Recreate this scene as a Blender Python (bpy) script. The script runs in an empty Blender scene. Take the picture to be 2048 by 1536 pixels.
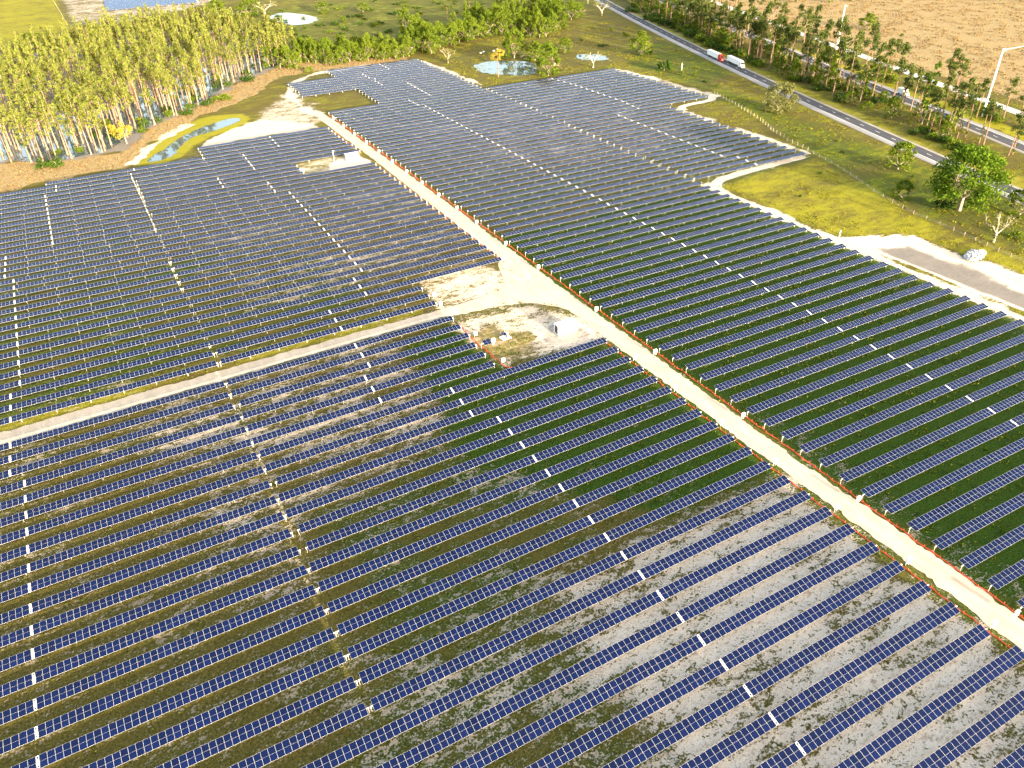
import bpy, math, random
import numpy as np
from mathutils import Matrix, Vector

random.seed(7)
rng = np.random.default_rng(7)
R = math.radians
scene = bpy.context.scene
col = scene.collection

# ------------------------------------------------------------------ camera, sky, sun, exposure
PITCH = 5.6                                   # metres between tracker rows
cam_d = bpy.data.cameras.new('camera')
cam = bpy.data.objects.new('camera', cam_d)
col.objects.link(cam)
yaw, pit, rol = 0.471836, 0.599312, -0.028647
fw = Vector((math.sin(yaw) * math.cos(pit), math.cos(yaw) * math.cos(pit), -math.sin(pit)))
rt = Vector((math.cos(yaw), -math.sin(yaw), 0))
up = rt.cross(fw)
r2 = rt * math.cos(rol) + up * math.sin(rol)
u2 = up * math.cos(rol) - rt * math.sin(rol)
CAM = Vector((-109.91, -424.78, 111.16))
cam.matrix_world = Matrix(((r2.x, u2.x, -fw.x, CAM.x), (r2.y, u2.y, -fw.y, CAM.y), (r2.z, u2.z, -fw.z, CAM.z), (0, 0, 0, 1)))
cam_d.sensor_width = 36
cam_d.lens = 1525.07 / 2048 * 36
cam_d.clip_start = 1
cam_d.clip_end = 20000
scene.camera = cam

SUN_EL, SUN_AZ = 9.2, 180 - 7.0               # the low sun stands behind the camera, a little to its right
world = bpy.data.worlds.new('World')
scene.world = world
world.use_nodes = True
wn = world.node_tree
bg = wn.nodes['Background']
sky = wn.nodes.new('ShaderNodeTexSky')
sky.sky_type = 'NISHITA'
sky.sun_disc = False
sky.sun_elevation = R(SUN_EL)
sky.sun_rotation = R(SUN_AZ)
sky.altitude = 20
sky.air_density = 1.0
sky.dust_density = 6.0
sky.ozone_density = 0.4
wn.links.new(sky.outputs[0], bg.inputs['Color'])
bg.inputs['Strength'].default_value = 0.15
sun_d = bpy.data.lights.new('sun', 'SUN')
sun_d.energy = 2.6
sun_d.angle = R(0.53)
sun_d.color = (1.0, 0.86, 0.66)
sun = bpy.data.objects.new('sun', sun_d)
col.objects.link(sun)
az, el = R(SUN_AZ), R(SUN_EL)
sdir = Vector((math.sin(az) * math.cos(el), math.cos(az) * math.cos(el), math.sin(el)))
sun.rotation_euler = sdir.to_track_quat('Z', 'Y').to_euler()
sun.location = (0, -600, 300)
vs = scene.view_settings
vs.view_transform = 'Standard'
vs.look = 'None'
vs.exposure = 3.05
vs.gamma = 1
vs.use_curve_mapping = False

# ------------------------------------------------------------------ helpers
def terr(x, y):
    """ground height in metres: level, sinking a little towards the lower left"""
    xp = x / PITCH
    k = -y / PITCH
    return -0.001 * PITCH * np.maximum(0, -xp - 1) * np.maximum(0, k - 28)

def tz(x, y):
    return float(terr(np.array([x]), np.array([y]))[0])

def tag(o, label=None, cat=None, group=None, kind=None):
    if label: o['label'] = label
    if cat: o['category'] = cat
    if group: o['group'] = group
    if kind: o['kind'] = kind
    return o

def link(o, parent=None):
    col.objects.link(o)
    if parent: o.parent = parent
    return o

def empty(name, loc, rz=0.0, scale=(1, 1, 1)):
    o = bpy.data.objects.new(name, None)
    o.location = loc
    o.rotation_euler = (0, 0, rz)
    o.scale = scale
    o.empty_display_size = 0.5
    return link(o)

class MB:
    """collects faces with material slots; build() makes one mesh object"""
    def __init__(s):
        s.v = []; s.f = []; s.m = []
    def box(s, c, d, m=0, rx=0.0, rz=0.0):
        x, y, z = c; a, b, h = d[0] / 2, d[1] / 2, d[2] / 2
        n = len(s.v)
        for px in (-a, a):
            for py in (-b, b):
                for pz in (-h, h):
                    qx, qy, qz = px, py, pz
                    if rx: qy, qz = py * math.cos(rx) - pz * math.sin(rx), py * math.sin(rx) + pz * math.cos(rx)
                    if rz: qx, qy = qx * math.cos(rz) - qy * math.sin(rz), qx * math.sin(rz) + qy * math.cos(rz)
                    s.v.append((x + qx, y + qy, z + qz))
        for f in ((0, 1, 3, 2), (4, 6, 7, 5), (0, 4, 5, 1), (2, 3, 7, 6), (0, 2, 6, 4), (1, 5, 7, 3)):
            s.f.append(tuple(n + i for i in f)); s.m.append(m)
        return s
    def tube(s, p, q, r0, r1=None, n=6, m=0, cap=True):
        r1 = r0 if r1 is None else r1
        p, q = Vector(p), Vector(q)
        d = (q - p).normalized()
        a = d.orthogonal().normalized(); b = d.cross(a)
        k = len(s.v)
        for c, r in ((p, r0), (q, r1)):
            for i in range(n):
                t = 2 * math.pi * i / n
                s.v.append(tuple(c + a * math.cos(t) * r + b * math.sin(t) * r))
        for i in range(n):
            j = (i + 1) % n
            s.f.append((k + i, k + j, k + n + j, k + n + i)); s.m.append(m)
        if cap:
            s.f.append(tuple(k + n + i for i in range(n))); s.m.append(m)
            s.f.append(tuple(k + n - 1 - i for i in range(n))); s.m.append(m)
        return s
    def poly(s, pts, m=0):
        k = len(s.v); s.v += [tuple(p) for p in pts]; s.f.append(tuple(range(k, k + len(pts)))); s.m.append(m)
        return s
    def prism(s, prof, x0, x1, m=0):
        """profile in (y,z) swept along x"""
        k = len(s.v); n = len(prof)
        for x in (x0, x1):
            s.v += [(x, y, z) for y, z in prof]
        for i in range(n):
            j = (i + 1) % n
            s.f.append((k + i, k + j, k + n + j, k + n + i)); s.m.append(m)
        s.f.append(tuple(k + i for i in reversed(range(n)))); s.m.append(m)
        s.f.append(tuple(k + n + i for i in range(n))); s.m.append(m)
        return s
    def mesh(s, name, mats):
        me = bpy.data.meshes.new(name)
        me.from_pydata(s.v, [], s.f)
        for mm in mats: me.materials.append(mm)
        me.polygons.foreach_set('material_index', s.m)
        me.update()
        return me
    def build(s, name, mats, parent=None, smooth=False):
        me = s.mesh(name, mats)
        if smooth: me.polygons.foreach_set('use_smooth', [True] * len(me.polygons))
        return link(bpy.data.objects.new(name, me), parent)

# ------------------------------------------------------------------ materials
MATS = {}
def mat(name, rgb, rough=0.6, metal=0.0, spec=0.5, noise=0.0, nscale=5.0, bump=0.0, rand=0.0):
    m = bpy.data.materials.new(name)
    m.use_nodes = True
    nt = m.node_tree
    b = nt.nodes['Principled BSDF']
    b.inputs['Roughness'].default_value = rough
    b.inputs['Metallic'].default_value = metal
    b.inputs['Specular IOR Level'].default_value = spec
    c = (*rgb, 1)
    b.inputs['Base Color'].default_value = c
    if noise or rand:
        geo = nt.nodes.new('ShaderNodeTexCoord')
        nz = nt.nodes.new('ShaderNodeTexNoise')
        nz.inputs['Scale'].default_value = nscale
        nz.inputs['Detail'].default_value = 4
        nt.links.new(geo.outputs['Object'], nz.inputs['Vector'])
        hsv = nt.nodes.new('ShaderNodeHueSaturation')
        hsv.inputs['Color'].default_value = c
        mp = nt.nodes.new('ShaderNodeMapRange')
        mp.inputs['From Min'].default_value = 0.3; mp.inputs['From Max'].default_value = 0.7
        mp.inputs['To Min'].default_value = 1 - noise; mp.inputs['To Max'].default_value = 1 + noise
        nt.links.new(nz.outputs['Fac'], mp.inputs['Value'])
        last = mp.outputs[0]
        if rand:
            oi = nt.nodes.new('ShaderNodeObjectInfo')
            m2 = nt.nodes.new('ShaderNodeMapRange')
            m2.inputs['To Min'].default_value = 1 - rand; m2.inputs['To Max'].default_value = 1 + rand
            nt.links.new(oi.outputs['Random'], m2.inputs['Value'])
            mu = nt.nodes.new('ShaderNodeMath'); mu.operation = 'MULTIPLY'
            nt.links.new(last, mu.inputs[0]); nt.links.new(m2.outputs[0], mu.inputs[1])
            last = mu.outputs[0]
        nt.links.new(last, hsv.inputs['Value'])
        nt.links.new(hsv.outputs[0], b.inputs['Base Color'])
        if bump:
            bp = nt.nodes.new('ShaderNodeBump')
            bp.inputs['Strength'].default_value = bump
            nt.links.new(nz.outputs['Fac'], bp.inputs['Height'])
            nt.links.new(bp.outputs[0], b.inputs['Normal'])
    MATS[name] = m
    return m

def leaf_mat(name, rgb, rgb2, trans=0.35):
    """foliage: colour varies leaf by leaf and tree by tree, part of the light comes through"""
    m = bpy.data.materials.new(name)
    m.use_nodes = True
    nt = m.node_tree
    nt.nodes.remove(nt.nodes['Principled BSDF'])
    out = nt.nodes['Material Output']
    geo = nt.nodes.new('ShaderNodeNewGeometry')
    oi = nt.nodes.new('ShaderNodeObjectInfo')
    ad = nt.nodes.new('ShaderNodeMath'); ad.operation = 'MULTIPLY_ADD'
    ad.inputs[1].default_value = 0.55
    nt.links.new(geo.outputs['Random Per Island'], ad.inputs[0])
    m2 = nt.nodes.new('ShaderNodeMath'); m2.operation = 'MULTIPLY'; m2.inputs[1].default_value = 0.45
    nt.links.new(oi.outputs['Random'], m2.inputs[0])
    nt.links.new(m2.outputs[0], ad.inputs[2])
    mix = nt.nodes.new('ShaderNodeMixRGB')
    mix.inputs[1].default_value = (*rgb, 1); mix.inputs[2].default_value = (*rgb2, 1)
    nt.links.new(ad.outputs[0], mix.inputs[0])
    d = nt.nodes.new('ShaderNodeBsdfDiffuse'); t = nt.nodes.new('ShaderNodeBsdfTranslucent')
    nt.links.new(mix.outputs[0], d.inputs['Color']); nt.links.new(mix.outputs[0], t.inputs['Color'])
    ms = nt.nodes.new('ShaderNodeMixShader'); ms.inputs[0].default_value = trans
    nt.links.new(d.outputs[0], ms.inputs[1]); nt.links.new(t.outputs[0], ms.inputs[2])
    nt.links.new(ms.outputs[0], out.inputs['Surface'])
    MATS[name] = m
    return m

M_cell = mat('solar_cell', (0.0014, 0.0045, 0.030), rough=0.10, spec=0.32, noise=0.25, nscale=0.6, rand=0.18)
M_frame = mat('aluminium_frame', (0.40, 0.40, 0.42), rough=0.5, metal=0.2)
M_back = mat('panel_back', (0.55, 0.55, 0.56), rough=0.6)
M_steel = mat('galvanised_steel', (0.62, 0.63, 0.64), rough=0.4, metal=0.3, noise=0.08, nscale=3)
M_white = mat('white_paint', (0.80, 0.80, 0.78), rough=0.4, noise=0.04, nscale=1.5)
M_box = mat('white_enclosure', (0.78, 0.78, 0.76), rough=0.45)
M_dark = mat('dark_opening', (0.03, 0.03, 0.035), rough=0.6)
M_grey = mat('grey_paint', (0.32, 0.33, 0.34), rough=0.5)
M_black = mat('tyre_rubber', (0.02, 0.02, 0.02), rough=0.8)
M_glass = mat('vehicle_glass', (0.02, 0.025, 0.03), rough=0.05, spec=0.8)
M_red = mat('red_paint', (0.42, 0.02, 0.02), rough=0.3)
M_orange = mat('orange_fabric', (0.75, 0.10, 0.03), rough=0.8, noise=0.3, nscale=2)
M_wood = mat('weathered_wood', (0.30, 0.24, 0.17), rough=0.9, noise=0.2)
M_conc = mat('concrete', (0.55, 0.54, 0.51), rough=0.8, noise=0.1, nscale=2)
M_rock = mat('riprap_rock', (0.30, 0.31, 0.33), rough=0.85, noise=0.3, nscale=0.8)
M_lamp = mat('lamp_lens', (0.7, 0.7, 0.65), rough=0.2)
M_sign = mat('blue_sign', (0.05, 0.22, 0.45), rough=0.4)
M_bark_pine = mat('pine_bark', (0.17, 0.105, 0.07), rough=0.9, noise=0.3, nscale=3, rand=0.2)
M_bark_cyp = mat('cypress_bark', (0.20, 0.135, 0.09), rough=0.9, noise=0.3, nscale=3, rand=0.3)
M_bark_oak = mat('oak_bark', (0.22, 0.18, 0.14), rough=0.9, noise=0.3, nscale=3)
M_bark_dead = mat('bleached_wood', (0.42, 0.37, 0.31), rough=0.9, noise=0.25, nscale=3)
L_cyp = leaf_mat('cypress_leaf', (0.085, 0.11, 0.018), (0.19, 0.21, 0.045))
L_pine = leaf_mat('pine_needle', (0.035, 0.06, 0.014), (0.095, 0.12, 0.03))
L_broad = leaf_mat('broad_leaf', (0.05, 0.09, 0.010), (0.14, 0.185, 0.02))
L_dark = leaf_mat('dark_leaf', (0.02, 0.05, 0.009), (0.065, 0.11, 0.016))
L_oak = leaf_mat('oak_leaf', (0.03, 0.075, 0.008), (0.11, 0.17, 0.015))
L_grey = leaf_mat('sparse_leaf', (0.075, 0.09, 0.03), (0.16, 0.165, 0.06))
L_yel = leaf_mat('yellow_leaf', (0.26, 0.22, 0.03), (0.38, 0.30, 0.05))
L_grass = leaf_mat('grass_blade', (0.05, 0.08, 0.012), (0.17, 0.18, 0.03))
L_scrub = leaf_mat('scrub_blade', (0.12, 0.075, 0.035), (0.26, 0.19, 0.085))
L_meadow = leaf_mat('meadow_blade', (0.10, 0.115, 0.010), (0.21, 0.19, 0.02))

# ------------------------------------------------------------------ ground sheet
def lines(segs):
    out = []
    for a, b, st in segs:
        n = max(1, int(round((b - a) / st)))
        out += list(np.linspace(a, b, n, endpoint=False))
    out.append(segs[-1][1])
    return np.array(out)

gx = lines([(-6000, -900, 850), (-900, -220, 40), (-220, 116, 1.5), (116, 380, 3), (380, 900, 26), (900, 6000, 850)])
gy = lines([(-6000, -900, 850), (-900, -424, 34), (-424, 130, 1.5), (130, 420, 4), (420, 900, 12), (900, 6000, 850)])
GX, GY = np.meshgrid(gx, gy)
px, py = GX.ravel(), GY.ravel()

def sdist(poly, x, y):
    """signed distance to a polygon in metres, positive inside"""
    p = np.array(poly, float)
    d = np.full(x.shape, 1e18); ins = np.zeros(x.shape, bool)
    n = len(p)
    for i in range(n):
        a, b = p[i], p[(i + 1) % n]
        e = b - a
        t = np.clip(((x - a[0]) * e[0] + (y - a[1]) * e[1]) / max(e @ e, 1e-9), 0, 1)
        d = np.minimum(d, (x - a[0] - t * e[0]) ** 2 + (y - a[1] - t * e[1]) ** 2)
        c = (a[1] > y) != (b[1] > y)
        with np.errstate(divide='ignore', invalid='ignore'):
            xx = a[0] + (y - a[1]) * e[0] / (e[1] if abs(e[1]) > 1e-9 else 1e-9)
        ins ^= c & (x < xx)
    d = np.sqrt(d)
    return np.where(ins, d, -d)

def vnoise(x, y, s, seed):
    """smooth value noise for uneven edges"""
    g = np.random.default_rng(seed).random((64, 64))
    u, v = x / s, y / s
    iu, iv = np.floor(u).astype(int), np.floor(v).astype(int)
    fu, fv = u - iu, v - iv
    fu = fu * fu * (3 - 2 * fu); fv = fv * fv * (3 - 2 * fv)
    q = lambda a, b: g[a % 64, b % 64]
    return (q(iu, iv) * (1 - fu) + q(iu + 1, iv) * fu) * (1 - fv) + (q(iu, iv + 1) * (1 - fu) + q(iu + 1, iv + 1) * fu) * fv

WOB = (vnoise(px, py, 9, 1) - .5) * 6 + (vnoise(px, py, 3.1, 2) - .5) * 3
CH = {c: np.zeros(px.shape) for c in ('sand', 'lush', 'dry', 'path', 'mud', 'gold')}
def paint(poly, soft=6.0, wob=1.0, **kw):
    x0 = min(p[0] for p in poly) - soft * 2 - 8; x1 = max(p[0] for p in poly) + soft * 2 + 8
    y0 = min(p[1] for p in poly) - soft * 2 - 8; y1 = max(p[1] for p in poly) + soft * 2 + 8
    s = (px > x0) & (px < x1) & (py > y0) & (py < y1)
    d = sdist(poly, px[s], py[s]) + WOB[s] * wob
    t = np.clip(d / soft + .5, 0, 1); t = t * t * (3 - 2 * t)
    for k, v in kw.items():
        CH[k][s] = CH[k][s] * (1 - t) + v * t
def strip(pts, w, soft=2.0, wob=.5, **kw):
    L, Rr = [], []
    for i, p in enumerate(pts):
        a = Vector(pts[max(0, i - 1)]); b = Vector(pts[min(len(pts) - 1, i + 1)])
        t = (b - a).normalized(); n = Vector((-t.y, t.x)) * w / 2
        L.append((p[0] + n.x, p[1] + n.y)); Rr.append((p[0] - n.x, p[1] - n.y))
    paint(L + Rr[::-1], soft, wob, **kw)

CH['sand'][:] = .14; CH['lush'][:] = .30; CH['dry'][:] = .10; CH['gold'][:] = .48
# far left meadow, far shrub land
paint([(-240, 760), (-118, 700), (-112, 400), (-142, 350), (-240, 390)], 12, 1, lush=.35, gold=.7, sand=.12, dry=.1)
paint([(-118, 700), (-112, 420), (-60, 400), (10, 470), (40, 520), (240, 560), (330, 380), (250, 420), (100, 560), (60, 700)], 16, 1, sand=.55, gold=.4)
paint([(-20, 170), (80, 135), (240, 150), (330, 250), (280, 380), (100, 420), (-10, 360)], 20, 1, lush=.5, dry=.3, gold=.5)
# the right field beyond the roads: tall dry grass
paint([(345, -100), (322, -190), (300, -320), (620, -420), (1000, 200), (760, 640), (420, 200)], 10, .6, dry=.95, lush=.1, sand=.3, gold=.1)
paint([(300, 40), (420, 190), (560, 380), (420, 480), (330, 230), (270, 60)], 14, 1, lush=.45, dry=.4, gold=.3)
# grass slopes right of the array
paint([(105, -192), (165, -190), (160, -214), (146, -262), (135, -330), (107, -330)], 8, 1, gold=.68, lush=.25, sand=.2)
paint([(165, -190), (202, -80), (215, -60), (190, -270), (150, -300), (146, -262)], 10, 1, lush=.55, gold=.48, sand=.12)
paint([(203, -75), (247, -40), (280, 60), (240, 60), (205, 10)], 10, 1, lush=.55, gold=.45, sand=.12)
paint([(100, 110), (110, 40), (160, 10), (190, 8), (230, 60), (300, 140), (220, 150), (160, 130)], 10, 1, lush=.3, gold=.4, sand=.25, dry=.25)
# solar fields
FR = [(-4, 105), (26, 107), (94, 104), (99, 8), (190, 6), (200, -90), (166, -94), (165, -190), (102, -194), (106, -330), (110, -424), (2, -424), (-3, -200), (-1, -2), (28, 0), (27, 40), (-4, 44)]
FL = [(-220, -42), (-140, -42), (-138, -36), (-76, -34), (-74, -22), (-12, -22), (-8, -90), (-5, -200), (-1, -290), (3, -424), (-220, -424)]
paint(FL, 3, .4, sand=.36, lush=.32, dry=.22, gold=.30)
paint(FR, 3, .4, sand=.36, lush=.40, dry=.18, gold=.30)
paint([(20, -40), (140, -20), (150, -130), (60, -160)], 40, 1, sand=.46, lush=.3, dry=.3)
paint([(0, -120), (100, -150), (164, -120), (164, -188), (100, -192), (0, -190)], 24, 1, lush=.5, sand=.34, gold=.3)
paint([(3, -196), (101, -196), (105, -330), (108, -424), (9, -424)], 8, .6, lush=.92, sand=.17, dry=.05, gold=.05)
paint([(88, -230), (104, -230), (107, -340), (92, -345)], 8, 1, sand=.32, lush=.7)
paint([(6, -320), (14, -320), (17, -424), (8, -424)], 3, .6, sand=.42)
paint([(-200, -50), (-110, -40), (-110, -170), (-200, -170)], 30, 1, lush=.4, sand=.3)
paint([(-200, -160), (-60, -150), (-50, -228), (-200, -228)], 16, 1, lush=.5, gold=.35, sand=.26, dry=.2)
paint([(-90, -140), (-6, -120), (-5, -205), (-90, -205)], 16, 1, sand=.44, dry=.35)
paint([(-220, -246), (-128, -246), (-106, -345), (-110, -424), (-220, -424)], 12, 1, lush=.30, sand=.36, dry=.34, gold=.05)
paint([(-128, -242), (-50, -242), (-52, -300), (-105, -320)], 12, 1, sand=.52, lush=.35, gold=.25, dry=.2)
paint([(-95, -300), (-50, -290), (-45, -335), (-90, -350)], 12, 1, sand=.40, lush=.55, dry=.15)
paint([(-52, -243), (-38, -243), (-33, -272), (-3, -276), (1, -338), (-30, -338), (-56, -300)], 8, 1, lush=.85, sand=.27, dry=.05, gold=.06)
paint([(-62, -338), (0, -343), (4, -424), (-70, -424)], 12, 1, sand=.70, lush=.35, dry=.3, gold=0)
paint([(-3, -345), (1, -345), (6, -424), (-1, -424)], 3, .6, sand=.40, lush=.55, gold=.35)
paint([(-112, -350), (-62, -338), (-62, -424), (-112, -424)], 14, 1, sand=.50, lush=.5)
# strip above the branch road, its sunlight painted in as golden ground colour
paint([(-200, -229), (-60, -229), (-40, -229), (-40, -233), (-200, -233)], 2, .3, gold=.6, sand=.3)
# sandy patches by the ponds and the far end of the road
paint([(-36, -22), (-6, -12), (-3, 6), (-1, 44), (-12, 60), (-34, 20)], 10, 1.3, sand=.60, gold=.5, lush=.2)
paint([(-42, 8), (-28, 8), (-12, -10), (-12, -22), (-72, -22), (-62, -8)], 4, .8, path=.75, sand=.7)
strip([(-5, -6), (-8, 16), (-9, 46), (-2, 82), (20, 104), (60, 108)], 5, 3, 1, path=.7, sand=.7)
strip([(-104, -33), (-93, -8), (-80, 12), (-70, 24)], 5, 2.5, .8, path=.7, sand=.7)
paint([(-105, -35), (-95, -10), (-85, 10), (-70, 28), (-56, 35), (-42, 30), (-40, 18), (-44, 9), (-55, -2), (-67, -8), (-75, -17), (-83, -34), (-91, -40)], 3, .5, gold=.85, dry=.35, sand=.2)
# reddish scrub between the swamp and the array
paint([(-220, -40), (-150, -40), (-106, -34), (-93, -2), (-60, 38), (-25, 70), (-2, 106), (24, 112), (90, 108), (94, 118), (26, 150), (4, 140), (-30, 106), (-60, 62), (-92, 28), (-108, -8), (-130, -8), (-150, 4), (-220, -4)], 6, 1, dry=.95, lush=.12, sand=.15, gold=.1)
# swamp floor
paint([(-220, 0), (-150, 2), (-130, -8), (-106, -10), (-90, 26), (-58, 62), (-28, 106), (6, 138), (40, 170), (20, 250), (-20, 340), (-80, 345), (-135, 300), (-220, 330)], 8, 1, mud=.85, dry=.5, lush=.25, sand=.1, gold=0)
# container pads, junction, perimeter tracks
PAD = [(-36, -242), (-29, -241), (-20, -243), (-12, -244), (-3, -256), (-2, -271), (-6, -273), (-33, -271), (-35, -262)]
paint(PAD, 3, .6, sand=.62, dry=.55, lush=.4, gold=.1)
paint([(-34, -252), (-26, -250), (-20, -262), (-24, -270), (-34, -268)], 3, .8, sand=.32, gold=.5, lush=.5)
paint([(-17.5, -259), (-13, -258), (-8, -258.5), (-4.5, -263), (-4.2, -268.5), (-8.7, -271), (-16, -270), (-18, -267)], 1.5, .3, mud=.45, sand=.9, dry=0)
paint([(-36, -212), (-12, -212), (-8, -226), (-10, -230), (-20, -233), (-36, -234)], 3, .6, sand=.66, dry=.6, lush=.3)
paint([(-40, -74), (-20, -73), (-8, -77), (-7, -91), (-40, -91)], 3, .5, sand=.55, gold=.6)
paint([(-24, -80), (-11, -77), (-7, -84), (-8, -92), (-28, -91)], 2, .4, mud=.3, sand=.95)
strip([(101.5, -190), (103, -240), (105.5, -300), (109, -424)], 4.5, 1.5, .35, path=.62, sand=.8)
strip([(165, -90), (165.5, -140), (166, -186)], 4, 1.5, .35, path=.5, sand=.7)
strip([(191, 4), (195, -30), (198, -84)], 5, 2, .5, path=.5, sand=.7)
strip([(96, 100), (98, 50), (100, 8)], 4, 2, .5, path=.5, sand=.7)
# verges of the highway
strip([(345, 260), (306, 122), (284, 48), (262, -31), (246, -88), (226, -161), (211, -233), (199, -275)], 14, 4, .6, gold=.7, dry=.4, lush=.2)
strip([(330, 20), (318, -42), (283, -167), (264, -232)], 9, 3, .5, gold=.95, dry=.2, lush=.3)
strip([(275, 40), (262, -20), (245, -75)], 6, 3, .5, dry=.9, gold=.2)
# dry retention basin
BAS = [(107, -258), (113.2, -260.5), (120.3, -264), (126.1, -266.3), (128, -270.5), (128.5, -277), (129.5, -288), (131, -298), (132, -312), (130, -345), (113, -350), (110.5, -321.5), (110.5, -313), (109.8, -299), (108.6, -288), (107.8, -275.6), (106, -266.5)]
paint(BAS, 2.5, .35, path=.55, sand=1, mud=0, gold=0)
paint([(113, -267), (122, -272), (125, -291), (126, -345), (116, -348), (113, -315), (111, -290), (110.4, -274)], 3, .5, mud=.75, sand=1, path=0)

pz = terr(px, py)
bd = sdist(BAS, px, py)
pz = pz - 1.3 * np.clip(bd / 5, 0, 1)
pz += np.where((np.abs(px) < 400) & (np.abs(py) < 800), (vnoise(px, py, 2.9, 5) - .5) * .10, 0)

nx, ny = len(gx), len(gy)
idx = np.arange(nx * ny).reshape(ny, nx)
quads = np.stack([idx[:-1, :-1], idx[:-1, 1:], idx[1:, 1:], idx[1:, :-1]], -1).reshape(-1, 4)
def fast_mesh(name, verts, faces, mats=(), matidx=None, smooth=False):
    me = bpy.data.meshes.new(name)
    nf, w = faces.shape
    me.vertices.add(len(verts)); me.vertices.foreach_set('co', np.asarray(verts, np.float32).ravel())
    me.loops.add(nf * w); me.loops.foreach_set('vertex_index', faces.astype(np.int32).ravel())
    me.polygons.add(nf)
    me.polygons.foreach_set('loop_start', np.arange(0, nf * w, w, dtype=np.int32))
    me.polygons.foreach_set('loop_total', np.full(nf, w, np.int32))
    if matidx is not None: me.polygons.foreach_set('material_index', np.asarray(matidx, np.int32))
    if smooth: me.polygons.foreach_set('use_smooth', np.ones(nf, bool))
    for m in mats: me.materials.append(m)
    me.update(calc_edges=True)
    return me

def ground_material():
    m = bpy.data.materials.new('soil_and_grass')
    m.use_nodes = True
    nt = m.node_tree; N = nt.nodes; Lk = nt.links.new
    b = N['Principled BSDF']
    b.inputs['Roughness'].default_value = 0.95
    b.inputs['Specular IOR Level'].default_value = 0.1
    tc = N.new('ShaderNodeTexCoord')
    def mapping(sx, sy, off=0):
        mp = N.new('ShaderNodeMapping')
        mp.inputs['Scale'].default_value = (sx, sy, 1); mp.inputs['Location'].default_value = (off, off * .7, 0)
        Lk(tc.outputs['Object'], mp.inputs['Vector']); return mp.outputs[0]
    def noise(sx, sy, det=5, rough=.6, off=0, dist=0.0):
        n = N.new('ShaderNodeTexNoise'); n.inputs['Scale'].default_value = 1
        n.inputs['Detail'].default_value = det; n.inputs['Roughness'].default_value = rough
        n.inputs['Distortion'].default_value = dist
        Lk(mapping(sx, sy, off), n.inputs['Vector']); return n.outputs['Fac']
    def math_(op, a, c, d=None):
        n = N.new('ShaderNodeMath'); n.operation = op
        for i, q in enumerate((a, c, d)):
            if q is None: continue
            if isinstance(q, (int, float)): n.inputs[i].default_value = q
            else: Lk(q, n.inputs[i])
        return n.outputs[0]
    def smooth(v, lo, hi):
        n = N.new('ShaderNodeMapRange'); n.interpolation_type = 'SMOOTHSTEP'
        n.inputs['From Min'].default_value = lo; n.inputs['From Max'].default_value = hi
        Lk(v, n.inputs['Value']); return n.outputs[0]
    def mixc(f, a, c):
        n = N.new('ShaderNodeMixRGB')
        for i, q in ((0, f), (1, a), (2, c)):
            if isinstance(q, tuple): n.inputs[i].default_value = (*q, 1)
            elif isinstance(q, (int, float)): n.inputs[i].default_value = q
            else: Lk(q, n.inputs[i])
        return n.outputs[0]
    def attr(name):
        a = N.new('ShaderNodeAttribute'); a.attribute_name = name
        s = N.new('ShaderNodeSeparateColor'); Lk(a.outputs['Color'], s.inputs[0]); return s.outputs
    A, B2 = attr('cover_a'), attr('cover_b')
    big = noise(.028, .045, 4, .55)
    mid = noise(.10, .22, 5, .62, 11, .3)
    small = noise(.55, .9, 5, .65, 23)
    fine = noise(2.6, 2.6, 4, .7, 31)
    c = lambda n, k: math_('MULTIPLY', math_('SUBTRACT', n, .5), k)
    def biased(ch, kb, km, ks, kf):
        return math_('ADD', math_('ADD', math_('ADD', math_('ADD', ch, c(big, kb)), c(mid, km)), c(small, ks)), c(fine, kf))
    lush = smooth(biased(A[1], .9, .7, .5, .2), .25, .75)
    gold = smooth(biased(B2[1], .6, .8, .5, .2), .40, .85)
    dry = smooth(biased(A[2], .5, .8, .6, .3), .35, .75)
    sand = smooth(biased(A[0], .45, .9, 1.2, 1.25), .46, .70)
    path = smooth(math_('ADD', math_('ADD', B2[0], c(small, .5)), c(fine, .4)), .30, .62)
    mud = smooth(math_('ADD', math_('ADD', B2[2], c(mid, .5)), c(small, .5)), .25, .75)
    olive = mixc(smooth(fine, .3, .7), (.036, .036, .006), (.13, .105, .026))
    green = mixc(smooth(fine, .3, .7), (.010, .028, .002), (.052, .095, .008))
    gr = mixc(lush, olive, green)
    gr = mixc(gold, gr, mixc(smooth(fine, .3, .7), (.12, .135, .006), (.29, .25, .015)))
    dr = mixc(smooth(small, .3, .7), (.13, .080, .035), (.33, .245, .12))
    gr = mixc(dry, gr, mixc(fine, dr, (.26, .20, .09)))
    sd = mixc(mid, (.42, .36, .29), (.60, .53, .44))
    sd = mixc(smooth(biased(.5, 0, .5, 1.1, .9), .45, .85), sd, (.24, .185, .13))
    sc = mixc(sand, gr, sd)
    sc = mixc(mud, sc, mixc(small, (.09, .082, .072), (.23, .21, .185)))
    sc = mixc(path, sc, mixc(smooth(small, .3, .7), (.38, .325, .25), (.54, .465, .365)))
    Lk(sc, b.inputs['Base Color'])
    bp = N.new('ShaderNodeBump'); bp.inputs['Strength'].default_value = .55; bp.inputs['Distance'].default_value = .25
    inv = math_('SUBTRACT', 1, math_('MULTIPLY', math_('MAXIMUM', sand, path), .8))
    Lk(math_('MULTIPLY', math_('ADD', small, math_('MULTIPLY', fine, .6)), inv), bp.inputs['Height'])
    Lk(bp.outputs[0], b.inputs['Normal'])
    return m
M_ground = ground_material()
gm = fast_mesh('ground', np.stack([px, py, pz], 1), quads, [M_ground], smooth=True)
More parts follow.
